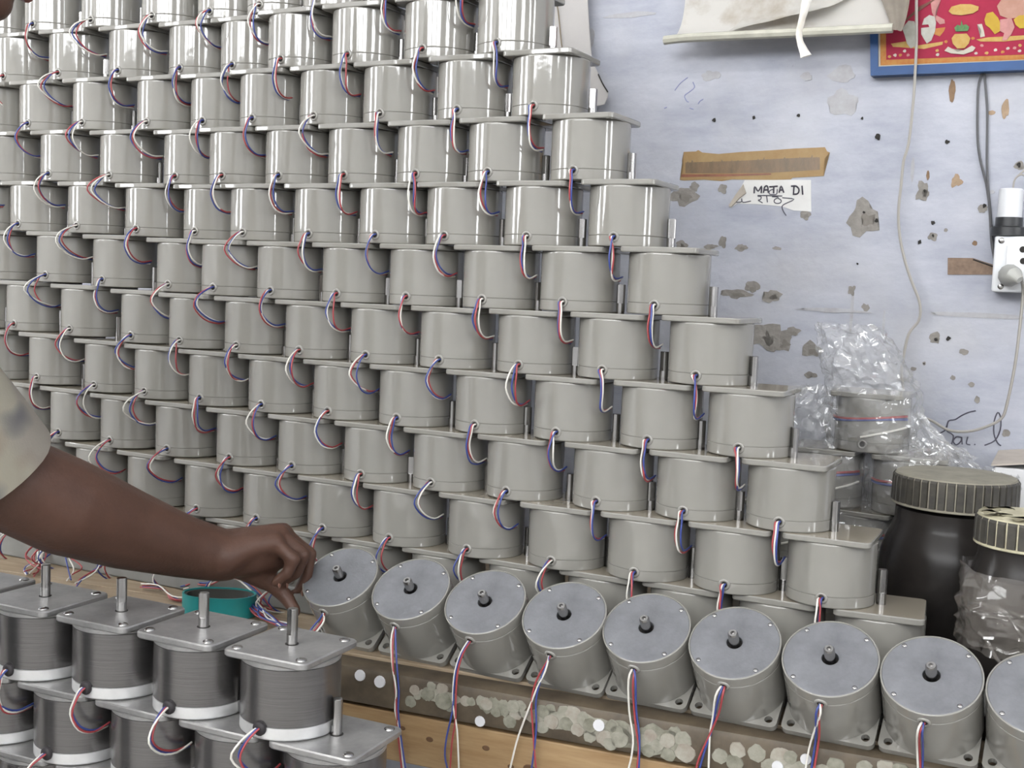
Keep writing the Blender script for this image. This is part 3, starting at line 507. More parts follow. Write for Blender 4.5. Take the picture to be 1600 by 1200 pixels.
def window(idx, p0, ax, width, z0, z1, nx, nz, transom=None):
    # frosted daylit window: recess frame, pane, iron bars
    nrm = Vector((0, 0, 1)).cross(ax)
    root = empty('window_%d' % idx, p0)
    root['kind'] = 'structure'
    def bxx(name, a0, a1, b0, b1, z0_, z1_, m):
        bm = bmesh.new()
        vs = []
        for zz in (z0_, z1_):
            for a, b in ((a0, b0), (a1, b0), (a1, b1), (a0, b1)):
                vs.append(bm.verts.new(ax * a + nrm * b + Vector((0, 0, zz))))
        for f in ((0, 1, 2, 3), (4, 5, 6, 7), (0, 1, 5, 4), (1, 2, 6, 5), (2, 3, 7, 6), (3, 0, 4, 7)):
            bm.faces.new([vs[i] for i in f])
        return put(name, tomesh(name, bm, m, False), root)
    bxx('pane', 0, width, .006, .012, z0, z1, 'pane')
    for a in (-.05, width):
        bxx('frame', a, a + .05, 0, .06, z0 - .05, z1 + .05, 'winframe')
    for zz in (z0 - .05, z1):
        bxx('frame', 0, width, 0, .06, zz, zz + .05, 'winframe')
    for i in range(1, nx):
        bxx('bar', width * i / nx - .012, width * i / nx + .012, .012, .035, z0, z1, 'winframe')
    if transom:
        bxx('transom', 0, width, .012, .05, transom, transom + .15, 'winframe')
    for i in range(1, nz):
        zz = z0 + (z1 - z0) * i / nz
        bxx('bar', 0, width, .012, .03, zz - .012, zz + .012, 'winframe')
    return root
k = 1
for u0 in (-3.9, -2.35, -0.8, 0.75):
    window(k, DV * u0 - NV * (-4.5), DV, 1.36, 2.66, 3.95, 4, 3)
    k += 1
window(k, DV * 3.6 - NV * (-3.2), -NV, 1.4, 2.66, 3.95, 4, 3); k += 1
window(k, DV * 3.6 - NV * (-0.35), -NV, 0.45, 1.45, 3.0, 2, 5); k += 1
window(k, DV * 3.6 - NV * (0.85), -NV, 0.35, 1.45, 3.0, 2, 5); k += 1
window(k, DV * -4.2 - NV * (-0.65), NV, 0.7, 1.45, 3.0, 2, 5); k += 1
window(k, DV * -4.2 - NV * 0.75, NV, 0.5, 1.45, 3.0, 2, 5); k += 1  # second west window, added to brighten the left of the stack

# fluorescent battens over the bench; the two far-left ones are added fill lamps
for i, (u, v) in enumerate(((-3.4, -.35), (-3.4, -1.7), (-2.0, -0.9), (-0.6, -0.9), (0.8, -0.9))):
    t = empty('ceiling_light', V(u, v, 2.15), (0, 0, -AL))
    tag(t, ['added fluorescent fill batten at the far left near the wall', 'added fluorescent fill batten at the far left by the back windows', 'white fluorescent batten left of the camera', 'white fluorescent batten over the middle of the bench', 'white fluorescent batten over the right of the bench'][i], 'light', 'fluorescent battens')
    bm = bmesh.new(); box(bm, -.62, .62, -.03, .03, .03, .075, .006)
    put('housing', tomesh('housing', bm, 'lampbody', False), t)
    bm = bmesh.new(); tube(bm, [(-.59, 0, 0), (.59, 0, 0)], .014, 12)
    put('tube', tomesh('tube', bm, 'tube'), t)
    for s in (-1, 1):
        bm = bmesh.new(); box(bm, s * .6 - .012, s * .6 + .012, -.018, .018, -.018, .035, .003)
        put('holder', tomesh('holder', bm, 'lampbody', False), t)
        bm = bmesh.new(); tube(bm, [(s * .4, 0, .07), (s * .4, 0, HC - ZS - 2.15)], .004, 6)
        put('hanger', tomesh('hanger', bm, 'winframe'), t)

# ------------------------------------------------------------------ wall dirt, flakes, holes (pieces of the wall)
rng = random.Random(5)
def wall_local(u, v, z):                      # wall object space is (u, v, world z)
    return Vector((u, v, z + ZS))
def flat_shape(bm, pts, v, th=0.0006):
    f = [bm.verts.new(wall_local(u, v - th, z)) for u, z in pts]
    b = [bm.verts.new(wall_local(u, v, z)) for u, z in pts]
    n = len(pts)
    for i in range(n):
        bm.faces.new((f[i], f[(i + 1) % n], b[(i + 1) % n], b[i]))
    face = bm.faces.new(f)
    bmesh.ops.triangulate(bm, faces=[face])
    return bm
def blob(u, z, rx, rz, rough=.3, n=18):
    s = rng.random() * 50
    out = []
    for i in range(n):
        a = 2 * pi * i / n
        k = 1 + rough * (noise.noise(Vector((cos(a) * 1.3 + s, sin(a) * 1.3, s))) * 1.6 + .5 * noise.noise(Vector((cos(a) * 4 + s, sin(a) * 4, s))))
        out.append((u + rx * k * cos(a), z + rz * k * sin(a)))
    return out
for i, (u, z, rx, rz, kd) in enumerate(PATCHES):
    bm = bmesh.new()
    flat_shape(bm, blob(u, z, rx, rz, .42 if rx > .006 else .2), VW, .0005 + .0003 * (i % 3))
    put('plaster_patch', tomesh('plaster_patch', bm, 'patch%d' % kd, False), wall)
    if kd == 0 and rx > .008:                 # a second flake beside the first
        bm = bmesh.new()
        flat_shape(bm, blob(u + rx * .25, z - rz * .2, rx * .42, rz * .42, .6), VW, .0011)
        put('plaster_patch', tomesh('plaster_patch', bm, 'patch4', False), wall)
for u, z, r in HOLES:
    bm = bmesh.new()
    flat_shape(bm, blob(u, z, r * .72, r * .8, .4, 12), VW, .0022)
    put('nail_hole', tomesh('nail_hole', bm, 'dark', False), wall)
def strokes(name, lines, m, r, v=VW, sub=3):
    bm = bmesh.new()
    for ln in lines:
        pts = [wall_local(u, v - r * .25, z) for u, z in ln]
        tube(bm, smooth_path(pts, sub) if len(pts) > 2 else pts, r, 5)
    return tomesh(name, bm, m)
put('handwriting', strokes('handwriting', FAIL, 'ink2', .0011), wall)['label'] = 'black handwritten scrawl low on the wall'
put('pen_scribble', strokes('pen_scribble', SCRIB, 'inkblue', .0009), wall)['label'] = 'faint blue pen scribble'

def wall_thing(name, label, cat):
    r = empty(name, (0, 0, 0), (0, 0, -AL))
    return tag(r, label, cat)
def flat_part(name, pts, v, m, parent, th=.0006):
    bm = bmesh.new()
    flat_shape(bm, pts, v, th)
    return put(name, tomesh(name, bm, m, False), parent)
t = wall_thing('parcel_tape', 'long strip of brown parcel tape with smudged print stuck on the wall', 'tape')
flat_part('tape_strip', TAPE, VW, 'tape', t, .0009)
flat_part('printed_band', TAPEBAND, VW - .0009, 'tapeink', t, .0003)
flat_part('red_line', TAPERED, VW - .0009, 'tapered', t, .0003)
bm = bmesh.new()
for i in range(26):                            # smudged, unreadable letters
    u = TAPEBAND[0][0] + (TAPEBAND[3][0] - TAPEBAND[0][0]) * (i + .5) / 26
    z = TAPEBAND[0][1] * (1 - i / 26) + TAPEBAND[3][1] * i / 26 - .004
    flat_shape(bm, blob(u, z - .003, .0026, .006 + .002 * rng.random(), .6, 9), VW - .0011, .0003)
put('smudged_letters', tomesh('smudged_letters', bm, 'tapeink', False), t)
t = wall_thing('paper_note', 'torn white paper note with black marker lettering under the tape', 'note')
flat_part('sheet', PAPER, VW, 'paper', t, .0010)
flat_part('curled_corner', PAPERCURL, VW - .001, 'paperback', t, .0035)
put('lettering', strokes('lettering', MATA, 'ink', .00135, VW - .0011), t)
put('lettering', strokes('lettering', RATH, 'ink2', .0009, VW - .0011), t)
t = wall_thing('tape_scrap', 'short scrap of brown tape stuck left of the switch box', 'tape')
flat_part('scrap', SMALLTAPE, VW, 'card', t, .0012)
bm = bmesh.new()
tube(bm, [wall_local(SMALLTAPE[1][0], VW - .0012, SMALLTAPE[1][1] - .002), wall_local(SMALLTAPE[3][0], VW - .0012, SMALLTAPE[3][1] - .003)], .0012, 5)
put('fold', tomesh('fold', bm, 'dark'), t)

# pale sheet hanging behind the top right of the stack
t = wall_thing('hanging_sheet', 'pale grey sheet hanging on the wall behind the right end of the upper rows', 'paper')
bm = bmesh.new()
flat_shape(bm, [(u - (.25 if i in (0, 11) else 0), z) for i, (u, z) in enumerate(SHEET)], VW - .028, .002)
put('sheet', tomesh('sheet', bm, 'papergrey', False), t)
bm = bmesh.new()
tube(bm, smooth_path([wall_local(SHEET[i][0], VW - .031, SHEET[i][1]) for i in (5, 6, 7)]), .0012, 5)
put('dark_edge', tomesh('dark_edge', bm, 'dark'), t)
t = wall_thing('string', 'thin brown string hanging beside the top right motor', 'string')
bm = bmesh.new()
tube(bm, smooth_path([wall_local(u, VW - .035 , z) for u, z in STRING], 4), .0013, 6)
put('cord', tomesh('cord', bm, 'string'), t)
bm = bmesh.new(); tube(bm, [wall_local(STRING[0][0], VW - .036, STRING[0][1]), wall_local(STRING[0][0], VW, STRING[0][1] + .2)], .0013, 6)
put('upper_cord', tomesh('upper_cord', bm, 'string'), t)

# ------------------------------------------------------------------ framed devotional print
t = wall_thing('framed_print', 'blue framed red and gold devotional print hanging at the upper right', 'picture')
P = POSTER
def ring_part(name, outer, inner, v0, v1, m):
    bm = bmesh.new()
    o0 = [bm.verts.new(wall_local(u, v0, z)) for u, z in outer]
    i0 = [bm.verts.new(wall_local(u, v0, z)) for u, z in inner]
    o1 = [bm.verts.new(wall_local(u, v1, z)) for u, z in outer]
    i1 = [bm.verts.new(wall_local(u, v1 + .003, z)) for u, z in inner]
    ring_faces(bm, [o0, o1, i1, i0, o0])
    return put(name, tomesh(name, bm, m, False), t)
ring_part('frame', P['frame'], P['white'], VW - .0005, VW - .022, 'frame')
flat_part('mount', P['white'], VW - .012, 'p_cream', t, .002)
flat_part('orange_border', P['orange'], VW - .014, 'p_orange', t, .0004)
flat_part('red_ground', P['red'], VW - .0144, 'p_red', t, .0004)
LAY = [('mat1', 'p_gold'), ('seatA', 'p_orange'), ('platform', 'p_gold'), ('bird', 'p_cream'), ('skinA', 'p_pink'), ('dhotiB', 'p_white'), ('dhotiA', 'p_white'), ('stickA', 'p_brown'), ('belly', 'p_skin'),
       ('kneeL', 'p_yellow'), ('kneeR', 'p_yellow'), ('sash', 'p_pink'), ('tray', 'p_gold'), ('flowers', 'p_cream'), ('pot', 'p_gold'), ('leaves', 'p_green')]
NM = dict(mat1='printed_mat', seatA='printed_stool', platform='printed_platform', bird='printed_bird', skinA='printed_arm', dhotiB='printed_skirt', dhotiA='printed_skirt', stickA='printed_stick', belly='printed_torso',
          kneeL='printed_knee', kneeR='printed_knee', sash='printed_sash', tray='printed_tray', flowers='printed_flowers', pot='printed_pot', leaves='printed_leaves')
for i, (kk, mm) in enumerate(LAY):
    flat_part(NM[kk], P[kk], VW - .0148 - .00012 * i, mm, t, .0003)
for i, (u, z) in enumerate(PDOTS):
    flat_part('printed_flower', blob(u, z, .0026, .0022, .2, 9), VW - .0148, ['p_gold', 'p_cream', 'p_orange', 'p_cream', 'p_pink'][i % 5], t, .0004)

# ------------------------------------------------------------------ wall calendar sheets with a curled lower edge
t = wall_thing('wall_calendar', 'dirty white wall calendar sheets with curled lower edge at the top', 'calendar')
def cal_sheet(name, edge_l, edge_r, bot_l, bot_r, m, vtop, vbot, n=14, curl=1.0, wav=.004, seed=0):
    bm = bmesh.new()
    rows = []
    for j in range(n + 1):
        s = j / n
        row = []
        for i in range(17):
            q = i / 16
            a = Vector((edge_l[0] * (1 - s) + bot_l[0] * s, edge_l[1] * (1 - s) + bot_l[1] * s))
            b = Vector((edge_r[0] * (1 - s) + bot_r[0] * s, edge_r[1] * (1 - s) + bot_r[1] * s))
            p = a * (1 - q) + b * q
            v = vtop + (vbot - vtop) * (.35 * s + .65 * s ** 7) * curl
            v += wav * noise.noise(Vector((q * 3 + seed, s * 2, seed)))
            row.append(bm.verts.new(wall_local(p.x, v, p.y)))
        rows.append(row)
    ring_faces(bm, rows, False)
    ex = bmesh.ops.solidify(bm, geom=list(bm.faces), thickness=.0012)
    return put(name, tomesh(name, bm, m, True, 50), t)
C = CAL
cal_sheet('page', (C[0][0], C[0][1] + .03), (C[7][0], C[7][1] + .03), (C[3][0], C[3][1]), (C[6][0], C[6][1] + .004), 'paperdirt', VW - .012, VW - .06)
cal_sheet('loose_page', (C[9][0] + .03, C[9][1] + .03), (C[12][0] + .02, C[12][1] + .05), (C[8][0], C[8][1]), (C[10][0] + .03, C[10][1] + .014), 'paperdirt', VW - .02, VW - .068, seed=4, wav=.012)
cal_sheet('corner_flap', (C[12][0] - .01, C[12][1] + .05), (C[14][0], C[14][1] + .05), (C[13][0] - .008, C[13][1] + .003), (C[13][0] + .006, C[13][1]), 'paperback', VW - .03, VW - .075, seed=9, wav=.01)
bm = bmesh.new()
tube(bm, smooth_path([wall_local(C[11][0], VW - .066, C[10][1] + .05), wall_local(C[10][0], VW - .070, C[10][1]), wall_local(C[10][0] - .003, VW - .071, (C[10][1] + C[11][1]) / 2), wall_local(C[11][0], VW - .070, C[11][1])], 5), [.009, .009, .008, .008, .007, .006, .006, .006, .006, .006, .006, .006, .007, .008, .009, .011], 8, flat=.35)
put('hanging_tatter', tomesh('hanging_tatter', bm, 'paperdirt'), t)
bm = bmesh.new()
pts = [wall_local(C[4][0], VW - .060, C[4][1] - .001), wall_local(C[3][0] + .03, VW - .062, C[3][1] - .003), wall_local((C[3][0] + C[6][0]) / 2, VW - .062, (C[3][1] + C[6][1]) / 2 - .001), wall_local(C[6][0], VW - .060, C[6][1] + .001)]
tube(bm, smooth_path(pts, 5), .0075, 8, flat=1.0)
put('edge_strip', tomesh('edge_strip', bm, mat('dull_calendar_strip', (0.40, 0.39, 0.33), rough=.4, var=.15, vscale=30)), t)

# ------------------------------------------------------------------ switch box, plug, cables
(bu0, bz1), (_, bz0), _, _ = BOX
bw = .118
t = wall_thing('switch_box', 'white surface socket box with plug at the right edge', 'socket')
bm = bmesh.new(); box(bm, bu0, bu0 + bw, VW - .045, VW, bz0 + ZS, bz1 + ZS, .003)
put('case', tomesh('case', bm, 'boxwhite', False), t)
bm = bmesh.new(); box(bm, bu0 + .018, bu0 + bw - .012, VW - .0475, VW - .044, bz0 + ZS + .014, bz1 + ZS - .014, .001)
put('socket_plate', tomesh('socket_plate', bm, 'boxwhite', False), t)
for kx, (u, z) in enumerate(BOXPTS[:5]):
    bm = bmesh.new()
    if kx < 2:
        lathe(bm, [(.0045, 0), (.0045, .0012), (.003, .0022)], 14, 'y', wall_local(u, VW - .0445, z))
        put('screw', tomesh('screw', bm, 'steel'), t)
    else:
        lathe(bm, [(.0048, 0), (.0048, .0012)], 14, 'y', wall_local(u, VW - .0467, z))
        put('socket_hole', tomesh('socket_hole', bm, 'dark', False), t)
u, z = BOXPTS[6]
pl = tag(empty('plug', (0, 0, 0), (0, 0, -AL)), 'grey plug pushed into the socket box', 'plug')
bm = bmesh.new()
tube(bm, [wall_local(u - .012, VW - .047, z), wall_local(u - .010, VW - .060, z + .001), wall_local(u - .002, VW - .078, z), wall_local(u + .006, VW - .084, z - .006)], [.014, .017, .013, .005], 12)
put('plug_body', tomesh('plug_body', bm, 'greyplastic'), pl)
PC = PLUGCORD
cpts = [wall_local(PC[0][0], VW - .084, PC[0][1])] + [wall_local(u_, VW - .055 + .02 * min(1, i / 5), z_) for i, (u_, z_) in enumerate(PC[1:], 1)]
bm = bmesh.new(); tube(bm, smooth_path(cpts, 4), .0023, 7)
put('cord', tomesh('cord', bm, 'cablewhite'), pl)
H = HOLDER
t = tag(empty('plug_adapter', (0, 0, 0), (0, 0, -AL)), 'white cylindrical lamp adapter with black collar on top of the socket box', 'adapter')
hc = H[0][0]
zz = [h[1] + ZS for h in H]
v_ = VW - .024
bm = bmesh.new(); lathe(bm, [(.024, zz[0] - .001), (.026, zz[0]), (.026, zz[1]), (.022, zz[1] + .002)], 24, 'z', (hc, v_, 0))
put('collar', tomesh('collar', bm, 'blackplastic'), t)
bm = bmesh.new(); lathe(bm, [(.0198, zz[1]), (.0198, zz[2])], 24, 'z', (hc, v_, 0))
put('base', tomesh('base', bm, 'blackplastic'), t)
bm = bmesh.new(); lathe(bm, [(.0175, zz[2]), (.0175, zz[3] - .002), (.0155, zz[3])], 24, 'z', (hc, v_, 0))
put('body', tomesh('body', bm, 'boxwhite'), t)
for s in (0, 1):
    bm = bmesh.new()
    tube(bm, smooth_path([(hc + .002, v_, zz[3] - .002), (hc + .004, v_ - .002, zz[3] + .014), (hc + .014, v_ - .004, zz[3] + .021 + .004 * s), (hc + .03, v_, zz[3] + .012 + .03 * s), (hc + .075, v_ + .01, zz[3] + .02 + .06 * s)], 4), .0015, 6)
    put('lead', tomesh('lead', bm, 'cablewhite'), t)
def cable(name, label, pts, r, v, m, ends=None):
    bm = bmesh.new()
    tube(bm, smooth_path([wall_local(u, v, z) for u, z in pts], 4), r, 7)
    o = put(name, tomesh(name, bm, m), None, (0, 0, 0), (0, 0, -AL))
    return tag(o, label, 'cable')
cable('cable', 'long white cable running down the wall over the framed print', CABLE, .0023, VW - .026, 'cablewhite')
cable('cable', 'black cable from under the print to the socket box, left of the pair', BLK1, .0019, VW - .004, 'cableblack')
cable('cable', 'black cable from under the print to the socket box, right of the pair', BLK2, .0019, VW - .0045, 'cableblack')

# ------------------------------------------------------------------ workbench
TZ = -.5175                                   # table top relative to the eye
bd = Vector((cos(AL - math.atan(.0946)), -sin(AL - math.atan(.0946)), 0))
bn = Vector((-bd.y, bd.x, 0)) * -1.0           # towards the camera
bp = V(-.8979, 1.2991, 0); bp.z = 0
BANG = -(AL - math.atan(.0946))
bench = tag(empty('workbench', (bp.x, bp.y, 0), (0, 0, BANG)), 'long wooden workbench with grimy front beam carrying the motor stack', 'table')
# local frame: x along beam, y away from camera
bm = bmesh.new()
q = math.atan(.0946)
def bl(u, v):
    w = V(u, v, 0) - bp
    return (w.dot(bd), -w.dot(bn))
fr = .045
# table boards, one board per part
yb = fr
j = 0
while yb < .74:
    y1 = yb + .115
    bm = bmesh.new()
    xr = 1.05
    box(bm, -1.9, xr, yb + .0012, y1 - .0012, TZ + ZS - .03, TZ + ZS - .0006 * (j % 2), .0012)
    if y1 > .6:                                # keep clear of the wall, which is not parallel
        for v in bm.verts:
            lim = (VW - 1.2991 - .004 - v.co.x * sin(q)) / cos(q)
            v.co.y = min(v.co.y, lim)
    put('board', tomesh('board', bm, 'table', False), bench)
    yb = y1; j += 1
bm = bmesh.new()
box(bm, -1.9, 1.05, 0.0, fr, TZ + ZS - .0525, TZ + ZS - .0005, .009)
put('front_beam', tomesh('front_beam', bm, 'beam', True), bench)
bm = bmesh.new()
box(bm, -.35, 1.05, .006, .026, TZ + ZS - .122, TZ + ZS - .056, .002)
put('apron_plank', tomesh('apron_plank', bm, 'plank', False), bench)
for x, z, r in ((.13, .083, .0035), (.21, .080, .0035), (.27, .096, .0055), (.245, .098, .003), (.09, .075, .003), (.36, .085, .004)):
    bm = bmesh.new()
    lathe(bm, [(r, 0), (r * .8, .0006)], 12, 'y', (x, .0058, TZ + ZS - z))
    for v in bm.verts:
        v.co.x = x + (v.co.x - x) * 1.5
    put('wood_knot', tomesh('wood_knot', bm, 'knot', False), bench)
for x in (-1.7, -.4, .95):
    for y in (.06, .52):
        bm = bmesh.new(); box(bm, x - .03, x + .03, y - .0, y + .06, 0, TZ + ZS - .03, .003)
        put('leg', tomesh('leg', bm, 'benchwood', False), bench)
for i, (x0, x1, zt_, zb_) in enumerate(((.115, .175, .012, .030), (.20, .245, .010, .032), (.255, .40, .012, .036), (.36, .47, .010, .046), (.56, .66, .022, .046), (.66, .80, .020, .050))):
    bm = bmesh.new()
    up, dn = [], []
    for q_ in range(17):
        f = q_ / 16
        e_ = min(1, 6 * f, 6 * (1 - f))
        zm = -(zt_ + zb_) / 2
        hh = (zb_ - zt_) / 2 * (.25 + .75 * e_)
        up.append((x0 + (x1 - x0) * f, zm + hh * (.9 + .5 * noise.noise(Vector((f * 9, i * 3.1, 0))))))
        dn.append((x0 + (x1 - x0) * f, zm - hh * (.9 + .5 * noise.noise(Vector((f * 9, i * 3.1, 5))))))
    pts_ = up + dn[::-1]
    fv = [bm.verts.new((x, -.0005, TZ + ZS + max(min(z, -.004), -.0515))) for x, z in pts_]
    bv = [bm.verts.new((x, .0002, TZ + ZS + max(min(z, -.004), -.0515))) for x, z in pts_]
    ring_faces(bm, [fv, bv])
    f_ = bm.faces.new(fv)
    bmesh.ops.triangulate(bm, faces=[f_])
    put('glue_residue', tomesh('glue_residue', bm, ['cream2', 'cream1'][i % 2], False), bench)
for i, (a, z, r, kd) in enumerate(STICKERS):
    r = r * (1.0 if kd else 1.12)
    if z < TZ - .0515 or z > TZ - .001:
        if z < TZ - .0515:
            z = TZ - .047
        else:
            continue
    bm = bmesh.new()
    th = .0005 + .00022 * (i % 7) + (.0012 if kd else 0)
    n = 14
    ry = min(r * (1 if kd else .95), TZ - .0015 - z + .0, )
    ry = max(ry, r * .55)
    s = rng.random() * 40
    f0, f1 = [], []
    for q_ in range(n):
        a_ = 2 * pi * q_ / n
        kk = 1.0 if kd else 1 + .22 * noise.noise(Vector((cos(a_) * 2 + s, sin(a_) * 2, s)))
        zz_ = max(min(z + ry * kk * sin(a_), TZ - .0035), TZ - .0522)
        f0.append(bm.verts.new((a + r * kk * cos(a_), 0.0002, zz_ + ZS)))
        f1.append(bm.verts.new((a + r * kk * .93 * cos(a_), -th, z + (zz_ - z) * .93 + ZS)))
    ring_faces(bm, [f0, f1]); bm.faces.new(f1)
    put('sticker', tomesh('sticker', bm, 'whitedot' if kd else ['cream1', 'cream2', 'cream3'][i % 3], False), bench)

bm = bmesh.new()
box(bm, -2.25, -.172, 1.462, 1.66, TZ + ZS, -.4785 + ZS, .003)
tag(put('base_board', tomesh('base_board', bm, 'paleboard', False), None, (0, 0, 0), (0, 0, -AL)), 'pale painted board lying on the bench under the stacked motors', 'board')

# ------------------------------------------------------------------ motors
HB, RB, WF = .088, .0549, .107
def meshes():
    m = {}
    bm = bmesh.new(); lathe(bm, [(RB - .0006, .0149), (RB - .0001, .0152), (RB, .0157), (RB, .0166), (RB, .0779), (RB, .0788), (RB - .0003, .0796), (RB - .0012, .0803)], 48)
    m['body'] = tomesh('motor_body', bm, 'paint', True, 50)
    bm = bmesh.new(); lathe(bm, [(RB - .0014, .0003), (RB - .0003, .0010), (RB, .0020), (RB, .0028), (RB, .0135), (RB, .0143), (RB - .0006, .0148)], 48)
    m['cap'] = tomesh('end_cap', bm, 'paint', True, 50)
    bm = bmesh.new(); plate(bm, rounded_square(WF, .008), .0803, .0878, .0013)
    m['flange'] = tomesh('flange', bm, 'stackpaint', True, 30)
    # shaft with a milled flat
    bm = bmesh.new()
    rings = []
    for r, z, fl in ((.006, .0875, 0), (.006, .101, 0), (.006, .1011, 1), (.006, .1262, 1), (.0052, .1268, 1)):
        rings.append([bm.verts.new((r * cos(2 * pi * k / 20), max(r * sin(2 * pi * k / 20), -.0042) if fl else r * sin(2 * pi * k / 20), z)) for k in range(20)])
    ring_faces(bm, rings); bm.faces.new(rings[0]); bm.faces.new(rings[-1])
    m['shaft'] = tomesh('shaft', bm, 'steel', True, 30)
    bm = bmesh.new()
    pr = []
    for k in range(9):
        a = pi * k / 8
        pr.append((.0057 + .0021 * cos(a), .0021 * sin(a) * 1.2))
    lathe(bm, pr, 18, 'y', (0, -RB + .0008, .0125), False, False)
    m['grommet'] = tomesh('grommet', bm, 'paint', True, 60)
    bm = bmesh.new(); lathe(bm, [(.0043, .0), (.0043, .0012)], 14, 'y', (0, -RB + .0008, .0125))
    m['hole'] = tomesh('wire_hole', bm, 'dark', False)
    # inverted (front row) parts, flange down
    hc = WF / 2 - .0105
    bm = bmesh.new(); holed_plate(bm, rounded_square(WF, .008, 5), [(sx * hc, sy * hc, .0049) for sx in (-1, 1) for sy in (-1, 1)], 0, .0076)
    m['iflange'] = tomesh('flange', bm, 'paint', True, 30)
    bm = bmesh.new(); lathe(bm, [(RB - .001, .0076), (RB, .0082), (RB, .0090), (RB, .0704), (RB, .0716), (RB - .0005, .0721)], 48)
    m['ibody'] = tomesh('motor_body', bm, 'paint', True, 50)
    bm = bmesh.new(); lathe(bm, [(RB - .0005, .0723), (RB, .0728), (RB, .0736), (RB, .0854), (RB, .0862), (RB - .0006, .0868), (RB - .0016, .0868), (RB - .0022, .0856)], 48, capt=False)
    m['irim'] = tomesh('rim', bm, 'paint', True, 50)
    bm = bmesh.new(); lathe(bm, [(RB - .0021, .0780), (RB - .0021, .0858), (RB - .0028, .0863), (.0100, .0863), (.0094, .0857), (.0094, .0790)], 48, capb=True, capt=True)
    m['icover'] = tomesh('cover_plate', bm, 'cast', True, 30)
    bm = bmesh.new(); lathe(bm, [(.0092, .0792), (.0092, .0800)], 20)
    m['ibore'] = tomesh('bearing_well', bm, 'dark', False)
    bm = bmesh.new(); lathe(bm, [(.0062, .0795), (.0062, .1015), (.0050, .1037), (.0026, .1037), (.0022, .1005)], 20)
    m['irear'] = tomesh('rear_shaft', bm, 'steel', True, 30)
    bm = bmesh.new(); lathe(bm, [(.0030, .0862), (.0029, .0868), (.0020, .0876), (.0006, .0879)], 12)
    m['iscrew'] = tomesh('screw', bm, 'steel', True, 60)
    bm = bmesh.new(); lathe(bm, [(.0052, -.0388), (.006, -.0382), (.006, .001)], 18)
    m['ishaft'] = tomesh('shaft', bm, 'steel', True, 30)
    bm = bmesh.new(); lathe(bm, pr, 18, 'y', (0, -RB + .0008, .0735), False, False)
    m['igrommet'] = tomesh('grommet', bm, 'paint', True, 60)
    bm = bmesh.new(); lathe(bm, [(.0040, .0), (.0040, .0012)], 14, 'y', (0, -RB + .0008, .0735))
    m['ihole'] = tomesh('wire_hole', bm, 'dark', False)
    # unpainted motors
    bm = bmesh.new(); lathe(bm, [(RB - .001, .0145), (RB - .0004, .0150), (RB - .0004, .0158), (RB - .0004, .0757), (RB - .0004, .0765), (RB - .001, .0770)], 48)
    m['ubody'] = tomesh('lamination_body', bm, 'lam', True, 50)
    bm = bmesh.new(); lathe(bm, [(RB - .002, .0003), (RB - .0006, .0012), (RB - .0002, .0022), (RB - .0002, .0030), (RB - .0002, .0132), (RB - .0002, .0140), (RB - .0012, .0146)], 48)
    m['ucap'] = tomesh('end_cap', bm, 'cap_alu', True, 50)
    bm = bmesh.new()
    lathe(bm, [(RB - .0008, .0770), (RB - .0002, .0776), (RB - .0002, .0815), (RB - .002, .0823)], 48)
    plate(bm, rounded_square(WF, .0085), .0820, .0898, .0016)
    m['uflange'] = tomesh('flange', bm, 'plate_alu', True, 30)
    bm = bmesh.new(); lathe(bm, [(.0062, .0896), (.0058, .0908), (.0044, .0917), (.0022, .0921), (.0006, .0922)], 14)
    m['uboss'] = tomesh('rivet', bm, 'steel', True, 40)
    bm = bmesh.new(); lathe(bm, [(.0075, .0895), (.0074, .0903)], 18)
    m['ucollar'] = tomesh('shaft_collar', bm, 'dark', False)
    bm = bmesh.new()
    rings = []
    for r, z, fl in ((.006, .0895, 0), (.006, .101, 0), (.006, .1011, 1), (.006, .1288, 1), (.0052, .1295, 1)):
        rings.append([bm.verts.new((r * cos(2 * pi * k / 20), max(r * sin(2 * pi * k / 20), -.0044) if fl else r * sin(2 * pi * k / 20), z)) for k in range(20)])
    ring_faces(bm, rings); bm.faces.new(rings[0]); bm.faces.new(rings[-1])
    m['ushaft'] = tomesh('shaft', bm, 'steel', True, 30)
    bm = bmesh.new()
    lathe(bm, [(.0080, -.001), (.0080, .0026), (.0066, .0042), (.003, .0046)], 16, 'y', (0, -RB + .0008, .0128))
    m['ugrommet'] = tomesh('rubber_grommet', bm, 'rubber', True, 50)
    return m
MM = meshes()
WR = .00125
def wire_mesh(name, pts, m, r=WR, sub=3, sides=6):
    bm = bmesh.new()
    tube(bm, smooth_path(pts, sub), r, sides)
    return tomesh(name, bm, m, True, 80)

def stack_wires(root, rg, z0=.0125, rw=WR, big=1.0, left=1.0):
    out = (rg.uniform(.006, .013) * (1 - left) + rg.uniform(.012, .030) * left) * big
    lat = rg.uniform(-.006, .004) * (1 - left) + rg.uniform(-.015, .002) * left
    order = ['red', 'blue', 'white']
    rg.shuffle(order)
    for k, c in enumerate(order):
        o2 = out * rg.uniform(.62, 1.35)
        l2 = lat + rg.uniform(-.005, .005)
        if c == 'white' and rg.random() < .25:
            o2 *= 1.5
        off = (k - 1) * .0021
        dz = rg.uniform(-.004, .004)
        pts = [(off, -RB + .003, z0 + .001 * (k - 1)), (off - .001, -RB - .006, z0 - .0005), (l2 * .6 + off * .6, -RB - o2 * .8, z0 - .012), (l2 + off * .5, -RB - o2, z0 - .029 + dz * .5), (l2 * .45 + off * .5, -RB - o2 * .45, z0 - .047 + dz),
               (off * .5, -RB + .012, z0 - .0555 + dz * .6), (off * .8, -RB + .036, z0 - .057 + .0026 * k)]
        put(c + '_wire', wire_mesh(c + '_wire', pts, c, rw), root)

